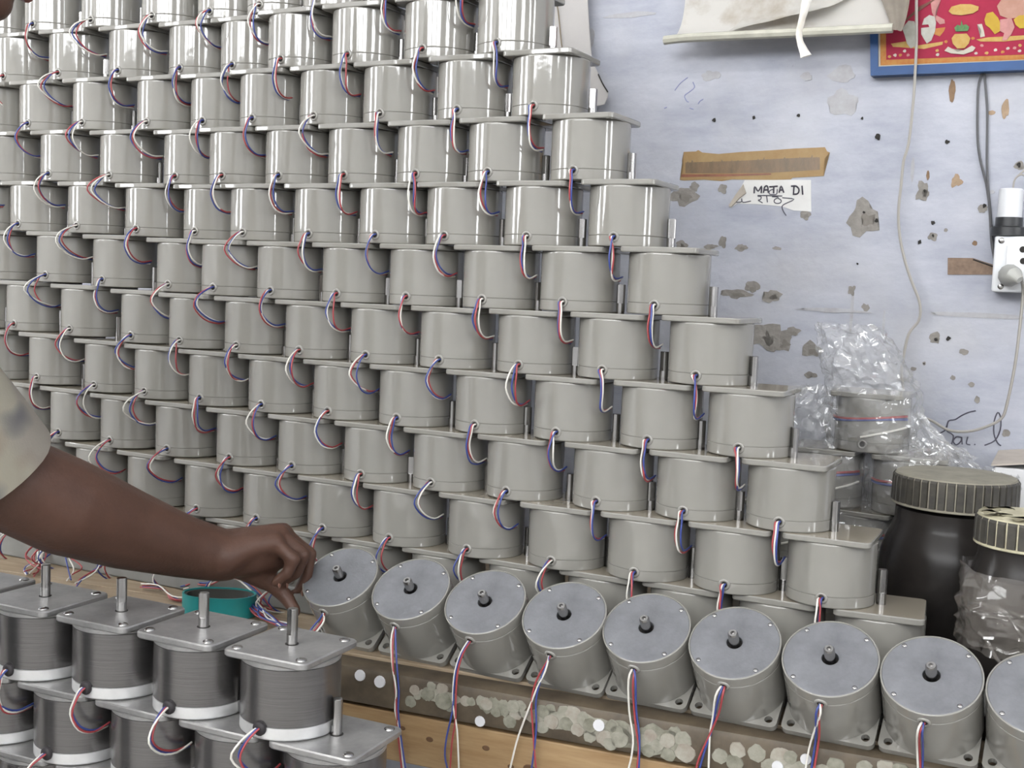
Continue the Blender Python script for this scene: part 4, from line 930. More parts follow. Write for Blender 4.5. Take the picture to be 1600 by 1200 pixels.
ORD = ['', 'second', 'third', 'fourth', 'fifth', 'sixth', 'seventh', 'eighth', 'ninth', 'tenth', 'eleventh', 'twelfth', 'thirteenth', 'fourteenth', 'fifteenth', 'sixteenth', 'seventeenth']
ROW = ['topmost cut-off', 'first full', 'second full', 'third full', 'fourth full', 'fifth full', 'sixth full', 'seventh full', 'eighth full', 'ninth full', 'bottom']
def nth(k, side):
    return (side + 'most one') if k == 0 else '%s from the %s' % (ORD[k], side)
rg = random.Random(11)
for j in range(11):
    n = len(STACK[j])
    for k, (u, v, zb, sc) in enumerate(STACK[j]):
        yaw = rg.uniform(-.03, .03)
        if j == 10 and k == 0:
            yaw = .12
        root = empty('electric_motor', V(u, v, zb - .003), (0, 0, -AL + yaw))
        root.scale = (1, 1, sc)
        gl = 'glossy grey' if j < 5 else 'grey painted'
        if j == 0:
            lab = '%s motor in the cut-off top row, %s' % (gl, nth(n - 1 - k, 'left'))
        elif j == 10:
            lab = '%s motor in bottom row behind tilted motors, %s' % (gl, nth(k, 'right'))
        else:
            lab = '%s motor in %s stack row from top, %s' % (gl, ROW[j], nth(k, 'right'))
        tag(root, lab, 'motor', 'grey motors in the tall stack')
        put('motor_body', MM['body'], root)
        put('end_cap', MM['cap'], root)
        put('flange', MM['flange'], root)
        put('shaft', MM['shaft'], root, (0, 0, 0), (0, 0, rg.uniform(-1.6, 1.6)))
        g = put('grommet', MM['grommet'], root)
        put('wire_hole', MM['hole'], g)
        stack_wires(root, rg, left=min(1, max(0, (k - 1) / 5)), big=1.7 if j == 10 else 1.0)

# front row: motors tipped forward, flange and shaft tip on the bench
TAU = .6253
FU = [-.9422, -.8277, -.7146, -.6027, -.4949, -.3841, -.2723, -.1618, -.0508]
FVV = [1.3603, 1.3609, 1.3619, 1.3650, 1.3720, 1.3735, 1.3764, 1.3795, 1.3810]
AX = Vector((0, 0, 1)) * cos(TAU) + NV * sin(TAU)
BX = NV * cos(TAU) - Vector((0, 0, 1)) * sin(TAU)
FL = ['leftmost tilted one, by the hand', 'second tilted one from left', 'third tilted one from left', 'fourth tilted one from left', 'fifth tilted one from left', 'fourth tilted one from right', 'third tilted one from right', 'second tilted one from right', 'at right edge half out of frame']
def glob_wire(name, pts, c, root, r=.0013):
    # points are given in the scene; bring them into the motor's own space
    inv = (Matrix.Translation(root.location) @ root.rotation_euler.to_matrix().to_4x4()).inverted()
    pts = [inv @ V(*p) for p in pts]
    g = Vector((0, -RB + .002, .0735))
    return put(name, wire_mesh(name, [g + Vector(({'red': .0016, 'blue': .0, 'white': -.0016}[c], 0, 0))] + pts, c, r), root)
for i, (u, v) in enumerate(zip(FU, FVV)):
    base = V(u, v, TZ) - BX * (WF / 2)
    root = empty('electric_motor', base, (TAU, 0, -AL))
    tag(root, 'grey motor, bare metal end plate up, ' + FL[i], 'motor', 'tilted motors along the bench edge')
    fl = put('flange', MM['iflange'], root)
    put('motor_body', MM['ibody'], root)
    rim = put('rim', MM['irim'], root)
    cov = put('cover_plate', MM['icover'], root)
    put('bearing_well', MM['ibore'], cov)
    for a in (45, 135, 225, 315):
        put('screw', MM['iscrew'], cov, (.0487 * cos(RAD(a)), .0487 * sin(RAD(a)), 0))
    put('rear_shaft', MM['irear'], root)
    put('shaft', MM['ishaft'], root)
    g = put('grommet', MM['igrommet'], root)
    put('wire_hole', MM['ihole'], g)
    if i in FWIRES:
        for c, pts in zip(('red', 'blue', 'white'), FWIRES[i]):
            glob_wire(c + '_wire', pts, c, root)
    else:
        for c, dx in (('red', .003), ('blue', 0), ('white', -.003)):
            put(c + '_wire', wire_mesh(c + '_wire', [(dx * .5, -RB + .002, .0735), (dx, -RB - .008, .070), (dx, -RB - .012, .05), (dx, -RB - .02, .02)], c), root)

# unpainted motors on the low bench in the foreground
AU = .4337
dU = Vector((cos(AU), -sin(AU), 0))
b0 = V(-.7859, 1.0408, 0); b0.z = 0
UN = ['topmost row', 'second row', 'third row']
for rw, ztop in enumerate((-.4044, -.4942, -.584)):
    for k in range(6 + rw // 2):
        p = b0 - dU * ((k - .5 * rw) * .1213)
        root = empty('bare_motor', Vector((p.x, p.y, ztop - .0898 + ZS)), (0, 0, -AU + rg.uniform(-.02, .02)))
        tag(root, 'unpainted steel motor in %s of foreground stack, %s' % (UN[rw], nth(k, 'right')), 'motor', 'unpainted motors in the foreground stack')
        put('lamination_body', MM['ubody'], root)
        put('end_cap', MM['ucap'], root)
        fl = put('flange', MM['uflange'], root)
        for sx in (-1, 1):
            for sy in (-1, 1):
                put('rivet', MM['uboss'], fl, (sx * .0415, sy * .0415, 0))
        put('shaft_collar', MM['ucollar'], root)
        put('shaft', MM['ushaft'], root, (0, 0, 0), (0, 0, rg.uniform(-1, 1)))
        put('rubber_grommet', MM['ugrommet'], root)
        stack_wires(root, rg, .0128, .00125, 1.25)
lb = tag(empty('low_bench', (b0.x, b0.y, 0), (0, 0, -AU)), 'low wooden bench under the unpainted foreground motors', 'bench')
zt = -.6738 + ZS
for s in range(2):
    bm = bmesh.new(); box(bm, -.9, .22, -.085 + s * .086, -.001 + s * .086, zt - .03, zt, .002)
    put('seat_board', tomesh('seat_board', bm, 'benchwood', False), lb)
for x in (-.85, .15):
    for y in (-.07, .07):
        bm = bmesh.new(); box(bm, x - .02, x + .02, y - .015, y + .015, 0, zt - .03, .002)
        put('leg', tomesh('leg', bm, 'benchwood', False), lb)

# ------------------------------------------------------------------ bagged motors behind the right end of the stack
bm = bmesh.new(); box(bm, -.62, -.12, 1.79, 1.91, TZ + ZS, TZ + ZS + .021, .002)
tag(put('base_board', tomesh('base_board', bm, 'benchwood', False), None, (0, 0, 0), (0, 0, -AL)), 'dark wooden board under the bagged motors at the back', 'board')
BG = [(0, -.327, 'topmost one'), (1, -.391, 'second row left'), (1, -.266, 'second row right, behind jar'), (2, -.455, 'third row left'), (2, -.331, 'third row middle'), (2, -.207, 'third row right'),
      (3, -.52, 'bottom row leftmost'), (3, -.394, 'bottom row second from left'), (3, -.269, 'bottom row third from left'), (3, -.145, 'bottom row rightmost')]
for r_, u, lab in BG:
    zb = TZ + .0215 + (3 - r_) * .0882
    root = empty('electric_motor', V(u, 1.85, zb), (0, 0, -AL + rg.uniform(-.15, .15) - (.1 if r_ == 0 else 0)))
    tag(root, 'grey motor in clear plastic behind the stack, ' + lab, 'motor', 'bagged motors at the back')
    put('motor_body', MM['body'], root); put('end_cap', MM['cap'], root); put('flange', MM['flange'], root)
    g = put('grommet', MM['grommet'], root); put('wire_hole', MM['hole'], g)
    for c, z in (('red', .0515), ('blue', .0475), ('white', .020)):
        ph = rg.uniform(-.3, .3)
        pts = [((RB + .0016) * sin(a), -(RB + .0016) * cos(a), z + .004 * sin(a * 1.5 + ph) + (.0 if c != 'white' else .010 * (a + .3))) for a in [(-1.25 + .25 * q_) if c != 'white' else (-.05 + .13 * q_) for q_ in range(11)]]
        put(c + '_wire', wire_mesh(c + '_wire', pts, c, .0019, 2), root)

def crumpled(name, label, path, radii, seed, m='clear', n=56, amp=.012, flat=1.0, cat='bag', parent=None, sub=8):
    P_ = smooth_path(path, sub)
    bm = bmesh.new()
    rings = []
    L = len(P_)
    for i, p in enumerate(P_):
        f = i / (L - 1) * (len(radii) - 1)
        a = int(min(f, len(radii) - 2)); r = radii[a] * (1 - (f - a)) + radii[a + 1] * (f - a)
        ring = []
        for k_ in range(n):
            t_ = 2 * pi * k_ / n
            nv = Vector((cos(t_) * 2.2 + seed, sin(t_) * 2.2, i * .19 + seed))
            rr = r + amp * (1.1 * noise.noise(nv) + 1.0 * abs(noise.noise(Vector((nv.x * 2.6, nv.y * 2.6, nv.z * 1.1)))) + .75 * abs(noise.noise(Vector((nv.x * 5.5, nv.y * 5.5, nv.z * 2.1)))) + .3 * noise.noise(nv * 7))
            ring.append(bm.verts.new(p + (DV * cos(t_) - NV * sin(t_) * flat) * rr + Vector((0, 0, amp * .8 * noise.noise(nv * 1.9 + Vector((7, 1, 3)))))))
        rings.append(ring)
    ring_faces(bm, rings)
    me = tomesh(name, bm, m, True, 24)
    o = put(name, me, parent)
    if not parent:
        tag(o, label, cat, 'clear plastic bags over the motors')
    return o
vz = lambda k_: TZ + .0215 + k_ * .0882
crumpled('plastic_bag', 'crumpled clear plastic bag over the topmost bagged motor, its mouth standing up', [V(-.327, 1.85, vz(3) + .004), V(-.327, 1.85, vz(3) + .05), V(-.330, 1.85, vz(4) + .006), V(-.345, 1.85, vz(4) + .04), V(-.362, 1.85, vz(4) + .078), V(-.375, 1.85, vz(4) + .098)], [.064, .066, .066, .058, .047, .038], 3.0, amp=.010)
crumpled('plastic_bag', 'loose crumpled bag skirt hanging left of the topmost bagged motor', [V(-.428, 1.83, vz(3) - .03), V(-.422, 1.83, vz(3) + .02), V(-.415, 1.835, vz(3) + .06), V(-.400, 1.84, vz(4) + .002)], [.052, .050, .042, .018], 8.0, amp=.016, flat=.5)
crumpled('plastic_bag', 'fanned bag tail right of the topmost bagged motor, above the black lid', [V(-.268, 1.84, vz(3) + .06), V(-.250, 1.84, vz(3) + .028), V(-.225, 1.84, vz(3) + .004), V(-.19, 1.845, vz(3) - .022)], [.008, .018, .030, .022], 41.0, amp=.010, flat=.5)
crumpled('plastic_bag', 'clear plastic bag over the second row bagged motor on the left', [V(-.391, 1.85, vz(2) + .003), V(-.391, 1.85, vz(2) + .05), V(-.391, 1.85, vz(3) - .003)], [.066, .067, .065], 14.0, amp=.008)
crumpled('plastic_bag', 'clear plastic bag over the second row bagged motor behind the jar', [V(-.266, 1.85, vz(2) + .003), V(-.266, 1.85, vz(2) + .05), V(-.266, 1.85, vz(3) - .002), V(-.235, 1.85, vz(3) + .012), V(-.195, 1.85, vz(3) + .0)], [.066, .067, .064, .035, .012], 21.0, amp=.008)
crumpled('plastic_bag', 'bunched end of clear plastic lying behind the black jar lid', [V(-.20, 1.86, vz(3) - .045), V(-.165, 1.86, vz(3) - .02), V(-.135, 1.86, vz(3) - .035)], [.022, .032, .014], 26.0, amp=.014)
crumpled('plastic_bag', 'clear plastic bag over the third row bagged motor in the middle', [V(-.331, 1.85, vz(1) + .003), V(-.331, 1.85, vz(1) + .05), V(-.331, 1.85, vz(2) - .003)], [.066, .067, .065], 31.0, amp=.008)

# ------------------------------------------------------------------ jars
def ribbed_lid(root, z0, z1, R, nr, mside, mtop, mrib, dome=.004):
    bm = bmesh.new(); lathe(bm, [(R * .97, z0), (R * .97, z1 - .003), (R * .94, z1)], 64, capt=False, capb=False)
    put('lid', tomesh('lid', bm, mside, True, 40), root)
    lid = root.children[-1]
    bm = bmesh.new(); lathe(bm, [(R * .955, z1 - .0022), (R * .94, z1 + .0006), (R * .7, z1 + .001 + dome * .3), (R * .3, z1 + dome * .6)], 48)
    put('lid_top', tomesh('lid_top', bm, mtop, True, 30), lid)
    bm = bmesh.new(); lathe(bm, [(R * .98, z0), (R * 1.0, z0 + .001), (R * 1.0, z0 + .003), (R * .98, z0 + .004)], 64, capb=False, capt=False)
    put('lid_rim', tomesh('lid_rim', bm, mtop, True, 30), lid)
    bm = bmesh.new()
    for k_ in range(nr):
        a = 2 * pi * k_ / nr
        c_ = Vector((cos(a), sin(a), 0)); s_ = Vector((-sin(a), cos(a), 0))
        w_ = R * pi / nr * .86
        vs = []
        for zz_, rr in ((z0 + .004, R * 1.0), (z1 - .004, R * .995), (z1 - .001, R * .965)):
            vs.append([bm.verts.new(c_ * (R * .96) - s_ * w_ + Vector((0, 0, zz_))), bm.verts.new(c_ * rr - s_ * w_ * .8 + Vector((0, 0, zz_))), bm.verts.new(c_ * rr + s_ * w_ * .8 + Vector((0, 0, zz_))), bm.verts.new(c_ * (R * .96) + s_ * w_ + Vector((0, 0, zz_)))])
        ring_faces(bm, vs, False)
        bm.faces.new(vs[0])
    put('lid_ribs', tomesh('lid_ribs', bm, mrib, False), lid)
    return lid
j1 = tag(empty('jar', V(-.186, 1.693, TZ), (0, 0, .3)), 'large dark plastic jar with dusty ribbed black lid right of the stack', 'jar')
bm = bmesh.new()
lathe(bm, [(.080, .0), (.0905, .006), (.093, .02), (.0935, .150), (.0915, .172), (.086, .192), (.0785, .209), (.0755, .217), (.0745, .236)], 56)
put('jar_body', tomesh('jar_body', bm, 'jar', True, 40), j1)
ribbed_lid(j1, .241, .282, .0812, 44, 'lidtop', 'lidtop', 'lidside')
j2 = tag(empty('jar', V(-.0815, 1.535, TZ), (0, 0, 0)), 'smaller dark jar with flaking cream lid, wrapped in plastic film, at the right edge', 'jar')
bm = bmesh.new()
lathe(bm, [(.060, 0), (.066, .005), (.068, .015), (.068, .150), (.066, .180), (.061, .203), (.057, .214), (.056, .232)], 48)
put('jar_body', tomesh('jar_body', bm, 'jar', True, 40), j2)
lid = ribbed_lid(j2, .228, .263, .0625, 30, 'lidcream', 'lidcream', 'lidside', .006)
for k_ in range(9):                            # flakes of the cream lid
    a = RAD(180 + 26 * k_ - 60 + 9 * (k_ % 3))
    rr = .036 + .022 * ((k_ * 7) % 5) / 5
    bm = bmesh.new()
    c_ = [bm.verts.new((rr * cos(a) + .013 * cos(q_ * 1.05 + k_) * (1 + .3 * sin(q_ * 3 + k_)), rr * sin(a) + .010 * sin(q_ * 1.05 + k_), .2640 + .0035 * (q_ % 2) + .0012 * (k_ % 3))) for q_ in range(6)]
    bm.faces.new(c_)
    bmesh.ops.solidify(bm, geom=list(bm.faces), thickness=.0016)
    put('lid_flake', tomesh('lid_flake', bm, 'lidcream', False), lid)
for k_, (z0, z1, se, am) in enumerate(((.105, .195, 4.0, .006), (.10, .165, 9.5, .009), (.125, .20, 15.5, .008))):
    fw = crumpled('film_wrap', '', [Vector((0, 0, z0 + .015 * k_)), Vector((0, 0, (z0 + z1) / 2)), Vector((0, 0, z1))], [.0695 + .0015 * k_, .071 + .001 * k_, .068], se, 'film', 40, am, parent=j2, sub=6)
bm = bmesh.new()
for a0, zz_ in ((3.6, .13), (4.2, .15), (4.6, .115), (3.9, .165), (4.9, .14)):
    tube(bm, smooth_path([Vector((.074 * cos(a0 + .18 * q_), .074 * sin(a0 + .18 * q_), zz_ - .011 * q_ + .004 * sin(q_ * 2))) for q_ in range(5)], 3), .0022, 5, flat=.5)
put('film_folds', tomesh('film_folds', bm, 'film'), j2)

# ------------------------------------------------------------------ carton at the right edge
ct = tag(empty('carton', V(-.153, 1.86, TZ), (0, 0, -AL)), 'white carton with raised grey-brown flap at the right edge', 'box')
bm = bmesh.new(); box(bm, 0, .26, 0, .10, 0, .276, .002)
put('box_body', tomesh('box_body', bm, 'carton', False), ct)
bm = bmesh.new()
vs = [(-.004, -.004, .277), (.26, -.004, .318), (.26, .10, .326), (-.004, .10, .286)]
a_ = [bm.verts.new(p) for p in vs]; b_ = [bm.verts.new((x, y, z + .003)) for x, y, z in vs]
ring_faces(bm, [a_, b_]); bm.faces.new(a_); bm.faces.new(b_)
put('flap', tomesh('flap', bm, 'cartonflap', False), ct)

# ------------------------------------------------------------------ teal tape roll and loose leads on the bench
TB = TZ + ZS
tr = empty('tape_roll', V(-1.185, 1.388, TZ), (0, 0, -AL + .42))
tag(tr, 'flattened roll of teal tape lying on the bench below the forearm', 'tape roll')
bm = bmesh.new()
sec = [(.0, .001), (.0, .034)]
outer, outer2, inn, inn2 = [], [], [], []
for k_ in range(40):
    a = 2 * pi * k_ / 40
    ex = (abs(cos(a)) ** .8) * (1 if cos(a) >= 0 else -1)
    ey = sin(a)
    outer.append(bm.verts.new((.056 * ex, .034 * ey, .001))); outer2.append(bm.verts.new((.056 * ex, .034 * ey, .033)))
    inn.append(bm.verts.new((.053 * ex, .031 * ey, .001))); inn2.append(bm.verts.new((.053 * ex, .031 * ey, .033)))
ring_faces(bm, [outer, outer2, inn2, inn, outer])
put('tape_band', tomesh('tape_band', bm, 'teal', True, 50), tr)
bm = bmesh.new()
o1, o2, i1, i2 = [], [], [], []
for k_ in range(40):
    a = 2 * pi * k_ / 40
    ex = (abs(cos(a)) ** .8) * (1 if cos(a) >= 0 else -1)
    for lst, rr, zz_ in ((o1, .0527, .002), (o2, .0527, .031), (i1, .049, .002), (i2, .049, .031)):
        lst.append(bm.verts.new((rr * ex, rr * .585 * sin(a), zz_)))
ring_faces(bm, [o1, o2, i2, i1, o1])
put('core', tomesh('core', bm, 'tealin', True, 50), tr)

def lead_bundle(label, pts, spread, cols, seed, r=.0013, lift=.003):
    r_ = random.Random(seed)
    root = empty('lead_bundle', V(pts[0][0], pts[0][1], TZ))
    tag(root, label, 'wires', 'loose leads on the bench')
    for i, c in enumerate(cols):
        path = []
        for q_, (u, v, z) in enumerate(pts):
            s_ = spread * (1 if q_ else .3)
            path.append(V(u + r_.uniform(-s_, s_), v + r_.uniform(-s_, s_), TZ + lift + z + .0026 * (i % 3) + r_.uniform(0, .002)) - root.location)
        put(c + '_lead', wire_mesh(c + '_lead', path, c, r, 4), root)
lead_bundle('thick bundle of red, blue and white leads beside the hand', [(-1.165, 1.43, .016), (-1.12, 1.40, .010), (-1.085, 1.378, .006), (-1.04, 1.365, .004), (-1.0, 1.352, .004)], .009, ['red', 'blue', 'white', 'blue', 'red', 'blue', 'red', 'red', 'blue', 'red', 'blue', 'blue', 'red', 'blue', 'red', 'blue', 'red', 'white'], 3)
lead_bundle('long red and white leads running to the teal tape roll', [(-1.40, 1.50, .0), (-1.34, 1.475, .006), (-1.27, 1.46, .012), (-1.215, 1.445, .036), (-1.16, 1.43, .030), (-1.12, 1.425, .004)], .005, ['white', 'red', 'blue'], 5)
lead_bundle('frayed red and white leads under the elbow at the left', [(-1.66, 1.475, .03), (-1.64, 1.45, .012), (-1.61, 1.42, .0), (-1.58, 1.39, .0)], .018, ['red', 'red', 'white', 'red', 'blue', 'red', 'white'], 8)
lead_bundle('short red and blue leads left of the second bare motor shaft', [(-1.47, 1.43, .02), (-1.465, 1.40, .008), (-1.455, 1.36, .0)], .012, ['red', 'blue', 'white'], 12)
lead_bundle('thin leads lying behind the bare motor shafts', [(-1.38, 1.43, .0), (-1.33, 1.415, .006), (-1.29, 1.40, .0), (-1.26, 1.41, .0)], .010, ['blue', 'red', 'white', 'red'], 15)
lead_bundle('loose blue and white leads under the forearm', [(-1.56, 1.44, .02), (-1.53, 1.43, .005), (-1.50, 1.40, .0)], .014, ['white', 'blue', 'red'], 19)
lead_bundle('tangle of leads on the bench behind the wrist', [(-1.32, 1.46, .0), (-1.27, 1.48, .015), (-1.22, 1.47, .006), (-1.18, 1.46, .01)], .014, ['white', 'blue', 'red', 'white'], 23)

# ------------------------------------------------------------------ the worker
def limb(bm, pts, radii, sides=16, squash=None):
    pts = [Vector(p) for p in pts]
    full, rad = [], []
    d0 = (pts[0] - pts[1]).normalized(); d1 = (pts[-1] - pts[-2]).normalized()
    for a in (80, 55, 28):
        full.append(pts[0] + d0 * radii[0] * sin(RAD(a))); rad.append(radii[0] * cos(RAD(a)))
    full += pts; rad += list(radii)
    for a in (28, 55, 80):
        full.append(pts[-1] + d1 * radii[-1] * sin(RAD(a))); rad.append(radii[-1] * cos(RAD(a)))
    tube(bm, full, rad, sides)
def sphere(bm, c, rx, ry, rz, rot=None):
    g = bmesh.ops.create_uvsphere(bm, u_segments=24, v_segments=16, radius=1)
    for v in g['verts']:
        p = Vector((v.co.x * rx, v.co.y * ry, v.co.z * rz))
        if rot:
            p = rot @ p
        v.co = p + Vector(c)
def remesh(name, bm, m, vox, smooth=6):
    me = bpy.data.meshes.new(name)
    bmesh.ops.recalc_face_normals(bm, faces=bm.faces)
    bm.to_mesh(me); bm.free()
    o = bpy.data.objects.new(name, me); COL.objects.link(o)
    md = o.modifiers.new('r', 'REMESH'); md.mode = 'VOXEL'; md.voxel_size = vox
    sm = o.modifiers.new('s', 'SMOOTH'); sm.factor = .5; sm.iterations = smooth
    dg = bpy.context.evaluated_depsgraph_get()
    me2 = bpy.data.meshes.new_from_object(o.evaluated_get(dg))
    o.modifiers.clear()
    o.data = me2
    me2.name = name
    me2.materials.clear(); me2.materials.append(M[m])
    me2.shade_smooth()
    return o
def zc(x, y, z):
    return Vector((x, y, z + ZS))
person = empty('person', Vector((-1.04, 1.13, 0)))
tag(person, 'man in a pale check short-sleeved shirt reaching for wires, at the left', 'person')
SH = zc(-.695, 1.175, .050); EL = zc(-.586, 1.393, -.2564); WRI = zc(-.3818, 1.5931, -.3835)
bm = bmesh.new()
HD = zc(-.617, 1.330, .392)                     # head, chin towards the bench
pel = Vector((-1.04, 1.13, .93)); chest = Vector((-.885, 1.275, 1.20)); neck0 = Vector((-.775, 1.325, 1.435))
# trunk, neck, head
limb(bm, [pel, (pel + chest) / 2, chest], [.135, .128, .140])
limb(bm, [chest, (chest + neck0) / 2, neck0], [.14, .12, .075])
OS = zc(-.87, 1.485, .06)
limb(bm, [SH, neck0, OS], [.058, .085, .058])
limb(bm, [chest + Vector((.05, -.05, .0)), SH], [.10, .06])
limb(bm, [chest + Vector((-.05, .06, .0)), OS], [.10, .06])
limb(bm, [neck0, neck0.lerp(HD, .5), HD], [.070, .062, .060])
F_ = Vector((.86, .36, -.36)).normalized()     # facing
UPH = (Vector((.35, .2, .90)) - F_ * Vector((.45, .1, .88)).dot(F_)).normalized()
SD = F_.cross(UPH)
RH = Matrix((F_, SD, UPH)).transposed()
def hp(a, b, c):
    return HD + F_ * a + SD * b + UPH * c
sphere(bm, hp(-.012, 0, .030), .098, .076, .100, RH)
sphere(bm, hp(.030, 0, -.030), .066, .062, .080, RH)
sphere(bm, hp(.062, 0, -.088), .026, .028, .024, RH)       # chin
limb(bm, [hp(.088, 0, .018), hp(.106, 0, -.012), hp(.112, 0, -.026)], [.011, .013, .015])
for s in (-1, 1):
    sphere(bm, hp(.102, .014 * s, -.030), .012, .010, .010, RH)
    sphere(bm, hp(-.015, .078 * s, -.005), .022, .012, .034, RH)  # ears
    sphere(bm, hp(.060, .040 * s, -.018), .030, .024, .026, RH)
sphere(bm, hp(.088, 0, -.060), .014, .026, .010, RH)
limb(bm, [hp(.078, -.045, .034), hp(.088, 0, .036), hp(.078, .045, .034)], [.012, .013, .012])
# reaching arm: upper arm, elbow, forearm, wrist
limb(bm, [SH, SH.lerp(EL, .5), EL], [.060, .056, .053])
limb(bm, [EL, zc(-.5395, 1.4403, -.2925), zc(-.4826, 1.5071, -.3335), zc(-.423, 1.5595, -.3662), WRI], [.058, .0605, .052, .041, .036])
# hand: back of the hand, four fingers of different length, thumb
KN = []
MCP = [zc(-.3115, 1.6687, -.374), zc(-.3112, 1.6468, -.361), zc(-.3119, 1.623, -.357), zc(-.3150, 1.6006, -.364)]
hx = Vector((1, 0, 0))
for i, mc in enumerate(MCP):
    limb(bm, [WRI + Vector((.006, .018 - .012 * i, .002)), mc.lerp(WRI, .45) + Vector((0, .004 - .003 * i, .004)), mc], [.026, .0205, .0150])
limb(bm, [WRI + Vector((-.01, 0, 0)), MCP[1].lerp(MCP[2], .5).lerp(WRI, .45) + Vector((0, 0, -.010)), MCP[1].lerp(MCP[2], .5) + Vector((-.006, 0, -.024))], [.034, .034, .028])
FLN = [(.043, .026, .022), (.048, .030, .024), (.045, .028, .023), (.036, .022, .020)]
TIPS = []
for i, (mc, (l1, l2, l3)) in enumerate(zip(MCP, FLN)):
    sp = .07 * (1.5 - i)
    if i == 0:
        d1, d2, d3 = Vector((.76, .02, -.65)), Vector((.02, -.10, -1)), Vector((-.25, -.12, -.95))
    elif i == 1:
        d1, d2, d3 = Vector((.80, .02, -.60)), Vector((-.12, -.06, -.97)), Vector((-.45, -.08, -.88))
    else:
        d1, d2, d3 = Vector((.78, sp, -.60)), Vector((-.36, sp * .3, -.92)), Vector((-.80, 0, -.60))
    d1, d2, d3 = d1.normalized(), d2.normalized(), d3.normalized()
    p1 = mc + d1 * l1; p2 = p1 + d2 * l2; p3 = p2 + d3 * l3
    limb(bm, [mc, mc.lerp(p1, .5), p1], [.0125, .0102, .0104], 12)
    limb(bm, [p1, p1.lerp(p2, .5), p2], [.0102, .0090, .0092], 12)
    limb(bm, [p2, p3], [.0090, .0072], 12)
    TIPS.append((p2, p3, d3))
th0 = WRI + Vector((.018, .026, -.016)); th1 = th0 + Vector((.034, .012, -.024)); th2 = th1 + Vector((.028, -.004, -.022)); th3 = th2 + Vector((.016, -.010, -.018))
limb(bm, [th0, th1], [.022, .0165], 12); limb(bm, [th1, th2], [.0130, .0108], 12); limb(bm, [th2, th3], [.0108, .0086], 12)
# other arm resting on the thigh, legs
OE = Vector((-1.03, 1.50, 1.06)); OW = Vector((-1.02, 1.34, .87))
limb(bm, [OS, OE], [.052, .042]); limb(bm, [OE, OE.lerp(OW, .35), OW], [.042, .042, .027])
limb(bm, [OW, OW + Vector((.05, .03, -.05))], [.03, .03])
for q_ in range(4):
    o_ = OW + Vector((.05, .01 + .018 * q_, -.05))
    limb(bm, [o_, o_ + Vector((.028, .004, -.03)), o_ + Vector((.038, .004, -.058))], [.010, .009, .008], 10)
limb(bm, [OW + Vector((.01, .03, -.02)), OW + Vector((.05, .065, -.04)), OW + Vector((.07, .07, -.06))], [.013, .011, .009], 10)
for s in (-1, 1):
    hip = pel + Vector((-.02, .09 * s, -.04)); kn = pel + Vector((.04 - .05 * s, .02 + .09 * s, -.46)); an = pel + Vector((.0 - .055 * s, .0 + .10 * s, -.85))
    limb(bm, [hip, hip.lerp(kn, .5), kn], [.092, .078, .058]); limb(bm, [kn, kn.lerp(an, .3), an], [.056, .057, .038])
    limb(bm, [an, an + Vector((-.03, 0, -.045)), an + Vector((.15, .01, -.055))], [.038, .036, .026])
body = remesh('body', bm, 'skin', .0042, 5)
body.parent = person
body.matrix_parent_inverse = Matrix.Translation(-person.location)
def pchild(o):
    o.parent = person
    o.matrix_parent_inverse = Matrix.Translation(-person.location)
    return o
# shirt with flaring half sleeve
bm = bmesh.new()
limb(bm, [pel + Vector((0, 0, .02)), (pel + chest) / 2, chest], [.150, .146, .157])
limb(bm, [chest, (chest + neck0) / 2, neck0 + Vector((-.015, 0, -.035))], [.157, .136, .092])
limb(bm, [SH + Vector((.004, -.004, .002)), neck0 + Vector((-.02, 0, -.04)), OS], [.079, .098, .076])
limb(bm, [neck0 + Vector((-.02, 0, -.04)), neck0 + Vector((-.004, 0, -.006))], [.098, .078])
limb(bm, [chest + Vector((.05, -.05, .0)), SH], [.112, .076]); limb(bm, [chest + Vector((-.05, .06, .0)), OS], [.112, .074])
limb(bm, [OS, OS.lerp(OE, .75)], [.070, .060])
pchild(remesh('shirt', bm, 'shirt', .008, 6))
ax_ = (EL - SH).normalized()
fa_ = (WRI - EL).normalized()
bm = bmesh.new()
rings = []
x_ = ax_.orthogonal().normalized()
N_ = 40
so_ = Vector((-.012, 0, .0))
pathS = [(SH - ax_ * .03, .078), (SH.lerp(EL, .25) + so_ * .3, .074), (SH.lerp(EL, .5) + so_ * .6, .072), (SH.lerp(EL, .70) + so_, .073), (SH.lerp(EL, .82) + so_, .075), (SH.lerp(EL, .93) + so_, .078)]
for i, (p, r) in enumerate(pathS):
    t_ = ax_
    x_ = (x_ - t_ * x_.dot(t_)).normalized(); y_ = t_.cross(x_)
    rings.append([bm.verts.new(p + (x_ * cos(2 * pi * k_ / N_) + y_ * sin(2 * pi * k_ / N_)) * (r + .004 * noise.noise(Vector((cos(2 * pi * k_ / N_) * 2, sin(2 * pi * k_ / N_) * 2, i * .7))))) for k_ in range(N_)])
ring_faces(bm, rings)
bmesh.ops.solidify(bm, geom=list(bm.faces), thickness=.0025)
pchild(put('sleeve', tomesh('sleeve', bm, 'shirt', True, 60)))
bm = bmesh.new()
for s in (-1, 1):
    hip = pel + Vector((-.02, .09 * s, -.03)); kn = pel + Vector((.04 - .05 * s, .02 + .09 * s, -.46)); an = pel + Vector((.0 - .055 * s, .0 + .10 * s, -.83))
    limb(bm, [hip, hip.lerp(kn, .5), kn, kn.lerp(an, .5), an], [.112, .098, .080, .074, .066])
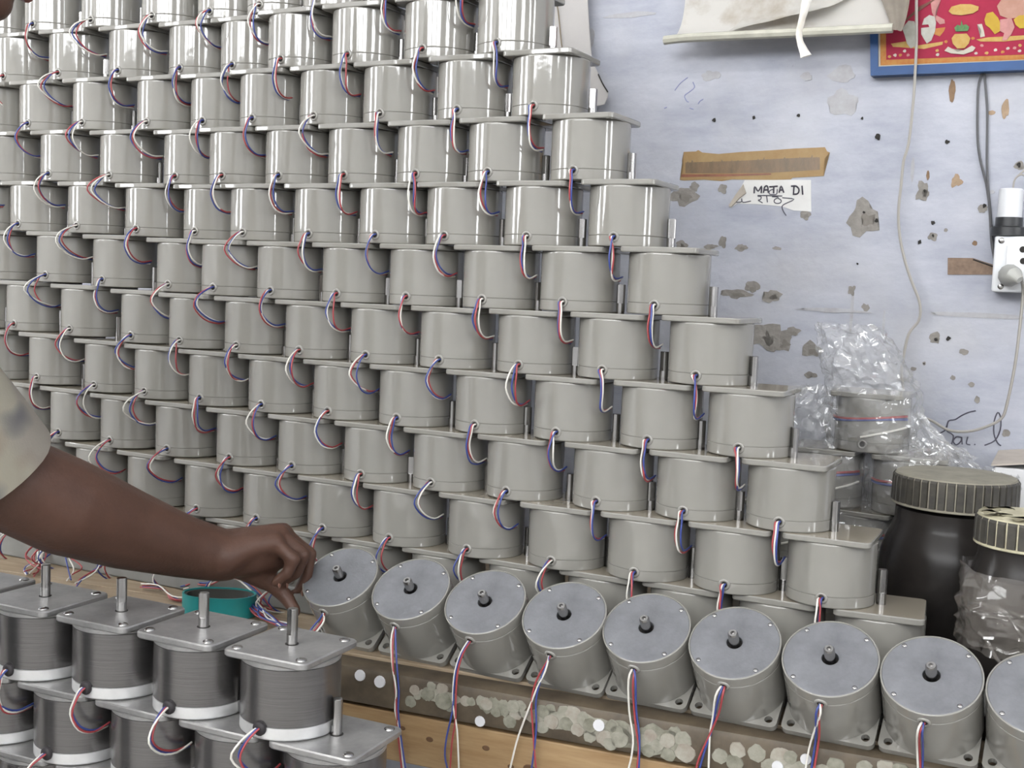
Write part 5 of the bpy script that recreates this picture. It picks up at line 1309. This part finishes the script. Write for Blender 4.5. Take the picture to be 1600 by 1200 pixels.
limb(bm, [pel + Vector((0, -.05, 0)), pel + Vector((0, .05, 0))], [.150, .150])
pchild(remesh('trousers', bm, 'trousers', .010, 5))
bm = bmesh.new()
sphere(bm, hp(-.026, 0, .048), .098, .083, .096, RH)
for v in list(bm.verts):                        # hairline: keep the crown and the back
    w_ = v.co - HD
    if w_.dot(F_) > .058 or (w_.dot(UPH) < .01 and w_.dot(F_) > -.03):
        bm.verts.remove(v)
pchild(put('hair', tomesh('hair', bm, 'hair', True, 60)))
for s in (-1, 1):
    bm = bmesh.new(); sphere(bm, hp(.0735, .031 * s, .010), .0115, .0130, .0085, RH)
    e_ = pchild(put('eye', tomesh('eye', bm, 'eye')))
    bm = bmesh.new(); sphere(bm, hp(.0825, .031 * s, .009), .0034, .0055, .0055, RH)
    pchild(put('pupil', tomesh('pupil', bm, 'dark')))
    bm = bmesh.new(); limb(bm, [hp(.088, .016 * s, .034), hp(.090, .03 * s, .039), hp(.080, .05 * s, .035)], [.004, .005, .003], 8)
    pchild(put('eyebrow', tomesh('eyebrow', bm, 'hair')))
bm = bmesh.new()
limb(bm, [hp(.086, -.022, -.060), hp(.098, 0, -.057), hp(.086, .022, -.060)], [.004, .006, .004], 10)
limb(bm, [hp(.086, -.018, -.067), hp(.097, 0, -.068), hp(.086, .018, -.067)], [.004, .0065, .004], 10)
pchild(put('lips', tomesh('lips', bm, 'lip')))
bm = bmesh.new()                                # collar round the neck
nd = (HD - neck0).normalized()
x_ = nd.orthogonal().normalized(); y_ = nd.cross(x_)
tube(bm, [neck0 + nd * (.012 + .006 * sin(2 * pi * q_ / 28)) + (x_ * cos(2 * pi * q_ / 28) + y_ * sin(2 * pi * q_ / 28)) * .076 for q_ in range(29)], .011, 8, flat=.6)
pchild(put('collar', tomesh('collar', bm, 'shirt', True, 60)))
for p2, p3, d3 in TIPS:
    bm = bmesh.new()
    c_ = p3 + Vector((.0066, 0, -.001)) + d3 * .001
    sphere(bm, c_, .0022, .0056, .0068)
    pchild(put('fingernail', tomesh('fingernail', bm, 'nail')))
